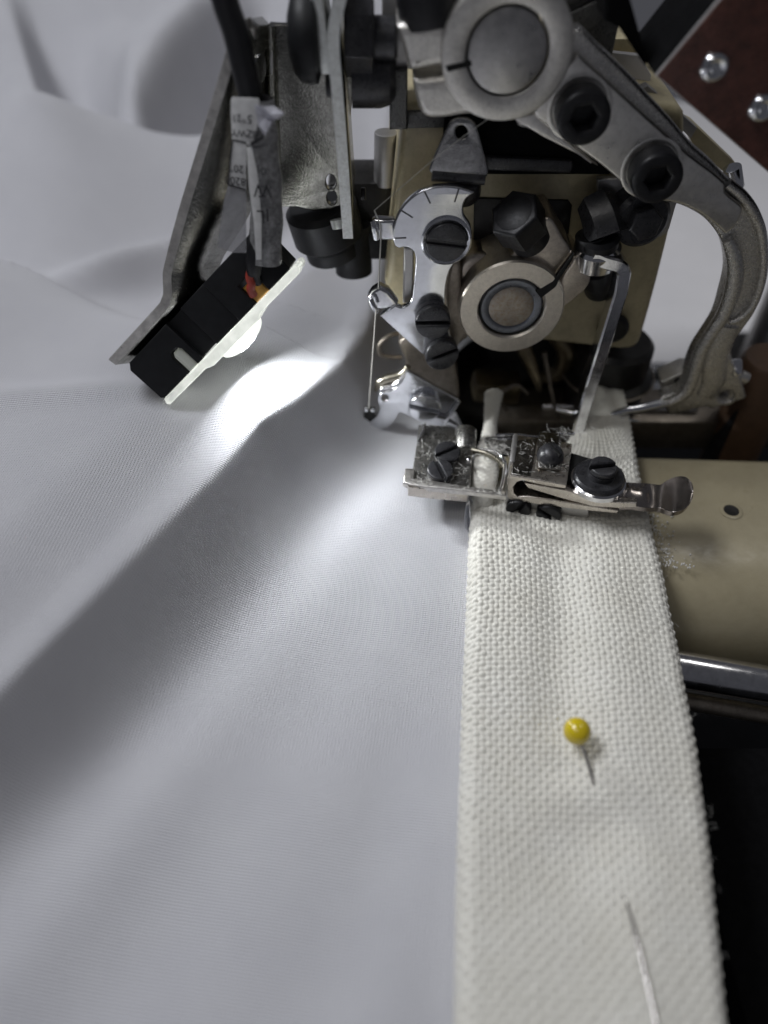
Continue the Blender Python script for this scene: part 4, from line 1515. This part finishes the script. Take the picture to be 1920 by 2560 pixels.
# ------------------------------------------------------------------ lamp bracket
def sheet_me(A, B, thick):
    """ruled sheet between two edge lines, given thickness"""
    V, Fc = [], []
    for a, b in zip(A, B):
        V += [a, b]
    for i in range(len(A) - 1):
        Fc.append((2 * i, 2 * i + 1, 2 * i + 3, 2 * i + 2))
    me = me_from(V, Fc)
    bm = bmesh.new()
    bm.from_mesh(me)
    bmesh.ops.recalc_face_normals(bm, faces=bm.faces)
    bm.normal_update()
    n = sum((f.normal for f in bm.faces), Vector())
    if n.x < 0:
        bmesh.ops.reverse_faces(bm, faces=bm.faces)
    bm.to_mesh(me)
    bm.free()
    me.update()
    return me


LQ = Plane(on_y(407, 1000, 0.05), (1, 0, 0), (0, .36, .93))
LAMP_D = 1.05


def lq(px, py, back=0.0):
    a, b = LQ.p(px, py)
    return LQ.w(a, b, -back)


def bracket():
    t = thing('lamp_bracket', 'bent zinc plated sheet bracket holding the small lamp, upper left', 'bracket', on_y(680, 520, 3.0))
    low = [(468, 540), (434, 668), (430, 700), (431, 735), (424, 760), (408, 784), (291, 911)]
    fe = [on_y(x, y, d) for x, y, d in [(640, 66, 2.2), (612, 84, 1.9), (596, 118, 1.75), (575, 190, 1.65), (520, 370, 1.5)]] + [lq(x, y, -.02) for x, y in low]
    be = [on_y(x, y, d) for x, y, d in [(674, 60, 3.0), (674, 70, 3.0), (674, 90, 3.0), (675, 150, 3.0), (676, 300, 3.0), (640, 500, 2.7), (560, 640, 2.2), (549, 680, 2.05), (546, 712, 2.0), (534, 738, 1.95), (514, 765, 1.9), (390, 900, 1.6)]]
    # resample both edges
    fe2 = spline3(fe, 4)
    be2 = spline3(be, 4)
    me = sheet_me(fe2, be2, .15)
    o = link('bracket_wing', me, M['zinc'], t, sharp=30)
    s = o.modifiers.new('thickness', 'SOLIDIFY')
    s.thickness = .15
    s.offset = -1
    # bright sheared front edge
    out = [p + Vector((-.075, -.003, 0)) for p in fe2]
    V, Fc = [], []
    for i, p in enumerate(fe2):
        tg = (fe2[min(i + 1, len(fe2) - 1)] - fe2[max(i - 1, 0)]).normalized()
        nrm = tg.cross(Vector((0, -1, 0))).normalized()
        if nrm.x > 0:
            nrm = -nrm
        for du, dy in ((.004, -.012), (.15, -.012), (.155, .03), (0, .03)):
            V.append(p + nrm * du + Vector((0, dy, 0)))
    for i in range(len(fe2) - 1):
        for j in range(4):
            Fc.append((i * 4 + j, i * 4 + (j + 1) % 4, i * 4 + 4 + (j + 1) % 4, i * 4 + 4 + j))
    me = me_from(V, Fc)
    bm = bmesh.new()
    bm.from_mesh(me)
    bmesh.ops.recalc_face_normals(bm, faces=bm.faces)
    bm.to_mesh(me)
    bm.free()
    link('sheared_edge', me, M['zincedge'], t, sharp=40)
    # frontal leaf
    leaf = Z1((1000, 138), (1040, 142), (1160, 145), (1420, 150), (1500, 300), (1420, 1180), (1340, 1212), (1250, 1215), (1150, 1190), (1040, 1195), (1020, 1190), (1010, 900), (1005, 500))
    notch = [circle(Z1((1352, 1050))[0], 13, 18, 20), circle(Z1((1358, 1140))[0], 13, 18, 18)]
    plate('bracket_leaf', VY(3.0), leaf, .15, M['zinc'], t, bevel=.02, holes=notch)
    tube('bend_line', [on_y(x, y, 2.96) for x, y in Z1((1004, 145), (1012, 400), (1020, 700), (1030, 960), (1036, 1190))], .085, M['zinc'], t, segs=12)
    plate('wing_slot', Plane(on_y(652, 170, 2.35), (.35, .8, -.1), (0, 0, 1)), circle((652, 170), 14, 24, 36), .05, M['polish'], t, bevel=.015)
    plate('bend_slit', VY(2.87), circle((679, 157), 3, 16, 30), .04, M['slit'], t, bevel=.004)


M['slit'] = surf('bright_slit', (.75, .75, .77), .5, .0, .1, 5)
bracket()


# ------------------------------------------------------------------ led lamp
def lamp():
    A, B, C = (318, 913), (407, 1000), (726, 672)
    b3, c3, a3 = lq(*B), lq(*C), lq(*A)
    u = (c3 - b3)
    Lg = u.length
    P = Plane(b3, u, a3 - b3)
    Wd = (a3 - b3).dot(P.v)
    t = thing('led_lamp', 'small black lamp block with a glowing clear lens plate, lighting the cloth', 'lamp', b3)
    D = LAMP_D
    # housing in steps along its length; notches for peg and wire
    def rect(x0, x1, y0, y1):
        return [(x0, y0), (x1, y0), (x1, y1), (x0, y1)]
    n1a, n1b = Lg * .215, Lg * .29
    n2a, n2b = Lg * .745, Lg * .845
    body = [(.0, .05), (.05, 0), (n1a, 0), (n1a, .38), (n1a + .06, .46), (n1b - .06, .46), (n1b, .38), (n1b, 0), (Lg * .33, 0), (Lg * .33, Wd), (.1, Wd), (.0, Wd - .1)]
    plate('housing', P, body, D, M['plastic'], t, px=False, bevel=.02)
    plate('housing_groove', P, rect(Lg * .33 - .01, Lg * .44, .02, Wd - .02), D - .1, M['plastic'], t, px=False, bevel=.01, front=-.12)
    plate('housing_step', P, rect(Lg * .44, Lg * .62, 0, Wd), D - .05, M['plastic'], t, px=False, bevel=.015, front=-.035)
    body = [(Lg * .62, 0), (n2a, 0), (n2a, .42), (n2b, .42), (n2b, 0), (Lg - .02, 0), (Lg, .02), (Lg, Wd - .03), (Lg - .03, Wd), (Lg * .62, Wd)]
    plate('housing', P, body, D, M['plastic'], t, px=False, bevel=.02)
    # lit clear plate under the housing
    pl = [(.02, -.005), (Lg + .06, -.005), (Lg + .12, -.05), (Lg + .12, -.11), (Lg + .06, -.16), (Lg * .72, -.16), (Lg * .70, -.22), (Lg * .34, -.22), (Lg * .30, -.16), (.02, -.15), (-.02, -.10)]
    plate('lens_plate', P, pl, D - .02, M['acrylic'], t, px=False, bevel=.03, front=-.01)
    # the peg of clear plastic and the amber blob
    plate('clear_peg', P, [(n1a + .02, .0), (n1b - .02, .0), (n1b - .02, .36), (n1b - .07, .43), (n1a + .07, .43), (n1a + .02, .36)], .3, M['clearpeg'], t, px=False, bevel=.04, front=-.03)
    plate('amber_bead', P, rect(n2a + .01, n2b - .01, 0, .34), .25, M['amber'], t, px=False, bevel=.05, front=-.05)
    # dome lens
    c = P.w(Lg * .52, -.22, -D / 2)
    prof = []
    rr = .5
    for i in range(13):
        a = math.pi / 2 * i / 12
        prof.append((rr * math.cos(a), .22 * math.sin(a)))
    lathe('dome_lens', prof, c, -P.v, M['lens'], t, segs=48)
    # light of the lamp
    lp = c - P.v * .235
    d = (-P.v + Vector((.16, -.30, .04))).normalized()
    l = area('lamp_light', lp, lp + d, .6, LED_POWER, (.95, .98, 1.0), shape='DISK', spread=160)
    # wires
    q = [on_y(x, y, dd) for x, y, dd in []] + [lq(x, y, -b) for x, y, b in [(633, 665, .16), (627, 690, .12), (631, 706, .10), (628, 722, .06), (634, 738, .0)]]
    tube('red_wire', q, .075, M['red'], t)
    q = [on_y(x, y, dd) for x, y, dd in []] + [lq(x, y, -b) for x, y, b in [(645, 665, .14), (642, 690, .09), (648, 708, .03)]]
    tube('black_wire', q, .07, M['cable'], t)


LED_POWER = 205
lamp()


def cable():
    pts = [on_y(x, y, d) for x, y, d in [(540, -120, 1.5), (562, 0, 1.5), (588, 80, 1.48), (607, 160, 1.45), (626, 240, 1.42), (645, 330, 1.36), (655, 450, 1.25), (650, 560, 1.05)]] + [lq(640, 640, -.2), lq(638, 682, -.13)]
    o = tube('lamp_cable', pts, [.19, .19, .19, .19, .185, .18, .17, .16, .14, .12], M['cable'], segs=20)
    tag(o, 'black round cable coming down from the top to the lamp', 'cable')


cable()


def label():
    t = thing('taped_label', 'printed paper label taped round the cable, text upside down', 'label', on_y(620, 650, .6))
    # wrapped sleeve over the cable
    pts = [on_y(x, y, d) for x, y, d in [(648, 246, 1.36), (658, 330, 1.28), (664, 450, 1.16), (664, 560, .98), (662, 652, .80)]]
    P = spline3(pts, 14)
    V, Fc = [], []
    sg = 28
    rng = random.Random(3)
    for i, p in enumerate(P):
        tg = (P[min(i + 1, len(P) - 1)] - P[max(i - 1, 0)]).normalized()
        a = tg.cross(Vector((0, -1, 0))).normalized()
        b = Vector((0, -1, 0))
        f = i / (len(P) - 1)
        for s in range(sg):
            an = 2 * math.pi * s / sg
            r = .19 + .05 * f + .014 * math.sin(3 * an + i * .12) + .008 * math.sin(i * .5)
            V.append(p + a * (math.cos(an) * r * 1.15) + b * (math.sin(an) * r * .85))
    for i in range(len(P) - 1):
        for s in range(sg):
            Fc.append((i * sg + s, i * sg + (s + 1) % sg, i * sg + sg + (s + 1) % sg, i * sg + sg + s))
    me = me_from(V, Fc)
    bm = bmesh.new()
    bm.from_mesh(me)
    bmesh.ops.recalc_face_normals(bm, faces=bm.faces)
    bm.to_mesh(me)
    bm.free()
    link('foil_sleeve', me, M['foil'], t, sharp=180)
    # flat leaf of paper, with its printing
    LP = Plane(on_y(600, 250, 1.2), (1, -.10, 0), on_y(600, 250, 1.2) - on_y(600, 640, .66))
    pp = plate('paper_leaf', LP, ZT((172, 130), (190, 105), (290, 108), (400, 112), (490, 120), (500, 160), (470, 480), (420, 640), (350, 660), (345, 1170), (140, 1110), (185, 590), (170, 300)), .012, M['paper'], t, bevel=.003, front=.0)
    plate('tape_leaf', LP, ZT((135, 1120), (345, 1175), (350, 1900), (200, 1900), (30, 1840), (15, 1800), (90, 1300)), .012, M['tape'], t, bevel=.003, front=.0)
    plate('paper_fold', LP, ZT((370, 670), (430, 680), (500, 1000), (540, 1500), (540, 1960), (480, 1960), (450, 1500), (400, 1150)), .012, M['paper'], t, bevel=.003, front=.10)
    # crumpled clear flap
    V = [LP.w(*LP.p(*ZT(q)[0]), c) for q, c in [((490, 170), .25), ((600, 185), .35), ((700, 195), .2), ((830, 270), .3), ((770, 325), .36), ((690, 350), .2), ((640, 480), .32), ((600, 530), .2), ((540, 400), .3), ((600, 300), .22), ((700, 270), .38)]]
    Fc = [(0, 1, 9), (1, 2, 10), (2, 3, 10), (3, 4, 10), (4, 5, 10), (5, 9, 10), (1, 10, 9), (5, 6, 9), (6, 7, 8), (6, 8, 9), (0, 9, 8)]
    o = link('clear_flap', me_from(V, Fc), M['flap'], t, sharp=None)
    s = o.modifiers.new('thickness', 'SOLIDIFY')
    s.thickness = .008

    def text(s, q, size, up=True, mat='ink', front=.012, rot=180, plane=LP):
        cu = bpy.data.curves.new('txt', 'FONT')
        cu.body = s
        cu.size = size
        cu.extrude = .001
        cu.align_x = 'CENTER'
        cu.align_y = 'CENTER'
        ob = bpy.data.objects.new('txt', cu)
        COL.objects.link(ob)
        bpy.context.view_layer.update()
        me = bpy.data.meshes.new_from_object(ob.evaluated_get(bpy.context.evaluated_depsgraph_get()))
        bpy.data.objects.remove(ob)
        a, b = plane.p(*ZT(q)[0])
        Mx = Matrix.Identity(4)
        o_ = plane.w(a, b, front)
        for i in range(3):
            Mx[i][0] = plane.u[i]
            Mx[i][1] = plane.v[i]
            Mx[i][2] = plane.n[i]
            Mx[i][3] = o_[i]
        me.transform(Mx @ Matrix.Rotation(R(rot), 4, 'Z'))
        link('printed_text', me, M[mat], pp, sharp=None)
    text('28208', (255, 1070), .165, rot=175)
    text('120\u00b0', (270, 930), .16, rot=176)
    text('WY', (265, 515), .14, rot=178)
    text('21', (240, 345), .15, rot=182)
    text('5\u00b0', (365, 350), .17, rot=170)
    text('BZ', (420, 530), .15, rot=170, front=.016)
    text('W', (562, 1150), .28, front=.16)
    text('oj', (555, 950), .2, front=.16)
    text('L', (545, 1450), .28, front=.16)
    text('1', (620, 1430), .28, front=.16)

    def line(a, b, wd=.022, front=.010):
        pa, pb = Vector(LP.p(*ZT(a)[0])), Vector(LP.p(*ZT(b)[0]))
        d = (pb - pa).normalized()
        n = Vector((-d.y, d.x)) * wd / 2
        plate('printed_rule', LP, [tuple(pa + n), tuple(pb + n), tuple(pb - n), tuple(pa - n)], .004, M['ink'], pp, px=False, bevel=.0005, front=front)
    line((190, 598), (350, 632))
    line((190, 598), (138, 1110))
    line((138, 1110), (338, 1168))
    line((405, 645), (540, 570), .045, .02)
    line((545, 520), (540, 570), .03, .02)
    line((520, 1228), (605, 1228), .02, .16)
    line((440, 662), (570, 662), .016, .14)


M['flap'] = surf('crumpled_clear_flap', (.6, .6, .66), .12, .3, .3, 9, .05, 14, .5, 9)
label()


# ------------------------------------------------------------------ upright adjusting plates with knob and nut
def adjust_plates():
    t = thing('adjusting_plate', 'upright plated bar with its lit front edge coloured brighter and black nut, left of the head', 'adjusting plate', on_y(870, 600, 1.7))
    # long plate: lit front edge put into a brighter colour, dark right flank running back
    fe = [on_y(x, y, 1.7) for x, y in [(862, -40), (850, 0), (838, 50), (833, 90), (834, 130), (842, 220), (852, 340), (861, 460), (866, 540), (870, 596)]]
    bk = [Vector((p.x + .02, 3.2, p.z + (.05 if i < 8 else .25 * (i - 7)))) for i, p in enumerate(fe)]
    me = sheet_me(fe, bk, .17)
    o = link('plate_flank', me, M['zinc'], t, sharp=30)
    s = o.modifiers.new('thickness', 'SOLIDIFY')
    s.thickness = .17
    s.offset = 0
    V, Fc = [], []
    for i, p in enumerate(fe):
        for du, dy in ((-.088, -.012), (.088, -.012), (.092, .03), (-.092, .03)):
            V.append(p + Vector((du, dy, 0)))
    for i in range(len(fe) - 1):
        for j in range(4):
            Fc.append((i * 4 + j, i * 4 + (j + 1) % 4, i * 4 + 4 + (j + 1) % 4, i * 4 + 4 + j))
    Fc += [(0, 1, 2, 3), tuple(range(len(V) - 4, len(V)))]
    me = me_from(V, Fc)
    bm = bmesh.new()
    bm.from_mesh(me)
    bmesh.ops.recalc_face_normals(bm, faces=bm.faces)
    bm.to_mesh(me)
    bm.free()
    link('lit_edge', me, M['stripe'], t, sharp=40)
    rod('flank_rivet', on_y(902, 485, 2.3), on_y(906, 485, 2.3) + Vector((.06, 0, 0)), .11, M['dark'], t)
    p = on_y(862, 95, 2.2)
    link('hex_nut', join_me([hex_me(p, (1, 0, 0), .52, .45, .2, .05), lathe_me([(0, .4), (.3, .4), (.3, .75), (.26, .8), (0, .8)], p, (1, 0, 0), 28)]), M['black'], t)
    p = on_y(880, 190, 2.4)
    lathe('lower_nut', [(0, .7), (.3, .7), (.42, .6), (.46, .45), (.46, 0)], p, (1, 0, 0), M['black'], t)
    # short plate and the black knob on the left
    t2 = thing('clamp_strip', 'short plated strip with a round black knob, beside the lamp bracket', 'strip', on_y(815, 190, 1.75))
    fe = [on_y(x, y, 1.75) for x, y in [(788, -60), (792, 0), (800, 60), (810, 130), (817, 186)]]
    V, Fc = [], []
    for i, p in enumerate(fe):
        for du, dy in ((-.085, 0), (.085, 0), (.085, 1.2), (-.085, 1.2)):
            V.append(p + Vector((du, dy, 0)))
    for i in range(len(fe) - 1):
        for j in range(4):
            Fc.append((i * 4 + j, i * 4 + (j + 1) % 4, i * 4 + 4 + (j + 1) % 4, i * 4 + 4 + j))
    Fc += [(0, 1, 2, 3), tuple(range(len(V) - 4, len(V)))]
    me = me_from(V, Fc)
    bm = bmesh.new()
    bm.from_mesh(me)
    bmesh.ops.recalc_face_normals(bm, faces=bm.faces)
    bmesh.ops.bevel(bm, geom=[e for e in bm.edges], offset=.015, segments=2, affect='EDGES', profile=.5)
    bm.to_mesh(me)
    bm.free()
    link('strip_bar', me, M['stripe'], t2, sharp=40)
    p = on_y(792, 88, 2.1)
    lathe('black_knob', [(0, .42), (.3, .42), (.5, .36), (.62, .26), (.66, .12), (.64, .0), (.5, -.05), (0, -.05)], p, (-1, 0, 0), M['plastic'], t2)
    rod('knob_screw', on_y(815, 215, 2.0), on_y(835, 215, 2.0), .16, M['black'], t2)
    # dark clamp below, out of focus
    t3 = thing('rear_tensioner', 'dark blurred tensioner with round cap behind the adjusting plate', 'tensioner', on_y(840, 680, 3.6))
    lathe('knob_body', [(0, .5), (.6, .5), (.7, .4), (.7, -.2), (.55, -.35), (.55, -.6), (0, -.6)], on_y(815, 565, 3.4), (-.2, -.1, 1), M['plastic'], t3)
    rod('knob_stem', on_y(880, 560, 3.6), on_y(885, 680, 3.5), .38, M['plastic'], t3)
    box('knob_arm', on_y(890, 600, 3.7), (1.6, .6, .6), M['plastic'], t3, bev=.1)
    tube('knob_lug', [on_y(846, 548, 2.4), on_y(850, 570, 2.35)], [.16, .14], M['stripe'], t)


adjust_plates()


# ------------------------------------------------------------------ lint
def lint():
    rng = random.Random(11)
    ms = []

    def fibre(p, L, r):
        an = rng.uniform(0, 2 * math.pi)
        d = Vector((math.cos(an), math.sin(an), 0))
        pts = [p]
        for k in range(3):
            d = (d + Vector((rng.uniform(-.6, .6), rng.uniform(-.6, .6), rng.uniform(-.15, .25)))).normalized()
            pts.append(pts[-1] + d * L / 3)
        ms.append(tube_me(pts, r, segs=3, n=2, cap=False))
    for k in range(150):       # left clamp top
        x, y = rng.uniform(1045, 1172), rng.uniform(1095, 1208)
        fibre(on_z(x, y, .745 + rng.uniform(0, .05)), rng.uniform(.03, .14), rng.uniform(.0025, .0045))
    for k in range(60):       # front bar
        f = rng.random()
        x, y = 1020 + f * 235, 1203 + f * 32 + rng.uniform(-9, 4)
        fibre(on_z(x, y, .82), rng.uniform(.03, .12), .004)
    for k in range(70):       # right clamp top
        x, y = rng.uniform(1290, 1405), rng.uniform(1100, 1205)
        fibre(on_z(x, y, 1.10 + rng.uniform(.0, .02)), rng.uniform(.02, .12), rng.uniform(.003, .005))
    for k in range(60):
        x, y = rng.uniform(1345, 1400), rng.uniform(1080, 1170)
        fibre(on_z(x, y, 1.2), rng.uniform(.02, .1), .0035)
    for k in range(120):       # fluff around the shoe
        x, y = rng.gauss(1235, 22), rng.gauss(1125, 14)
        fibre(on_z(x, y, .76), rng.uniform(.04, .2), .004)
    for k in range(80):
        x, y = rng.gauss(1440, 25), rng.gauss(1085, 12)
        fibre(on_z(x, y, .8), rng.uniform(.05, .25), .003)
    o = link('clamp_lint', join_me(ms), M['lint'], sharp=None)
    o['kind'] = 'stuff'
    tag(o, 'white lint fibres lying on top of the clamps', 'lint')
    ms.clear()
    for k in range(170):       # crumbs on the bed along the band
        f = rng.random()
        x = 1600 + f * 60 + rng.expovariate(1 / 16)
        y = 1220 + f * 190 + rng.uniform(-12, 12)
        p = on_z(x, y, -.22)
        m = lathe_me([(0, 0), (.02, .008), (.014, .03), (0, .034)], p, (rng.uniform(-.5, .5), rng.uniform(-.5, .5), 1), 5)
        m.transform(Matrix.Translation(p) @ Matrix.Scale(rng.uniform(.4, 1.2), 4) @ Matrix.Translation(-p))
        ms.append(m)
    for k in range(26):
        x = 1650 + k * 3.2 + rng.uniform(-6, 6)
        y = 1405 + k * .7 + rng.uniform(-8, 8)
        p = on_z(x, y, -.22)
        ms.append(lathe_me([(0, 0), (.02, .008), (.014, .03), (0, .034)], p, (0, .3, 1), 5))
    o = link('bed_lint', join_me(ms), M['lint'], sharp=None)
    o['kind'] = 'stuff'
    tag(o, 'pale crumbs of lint on the cream bed along the band', 'lint')


lint()
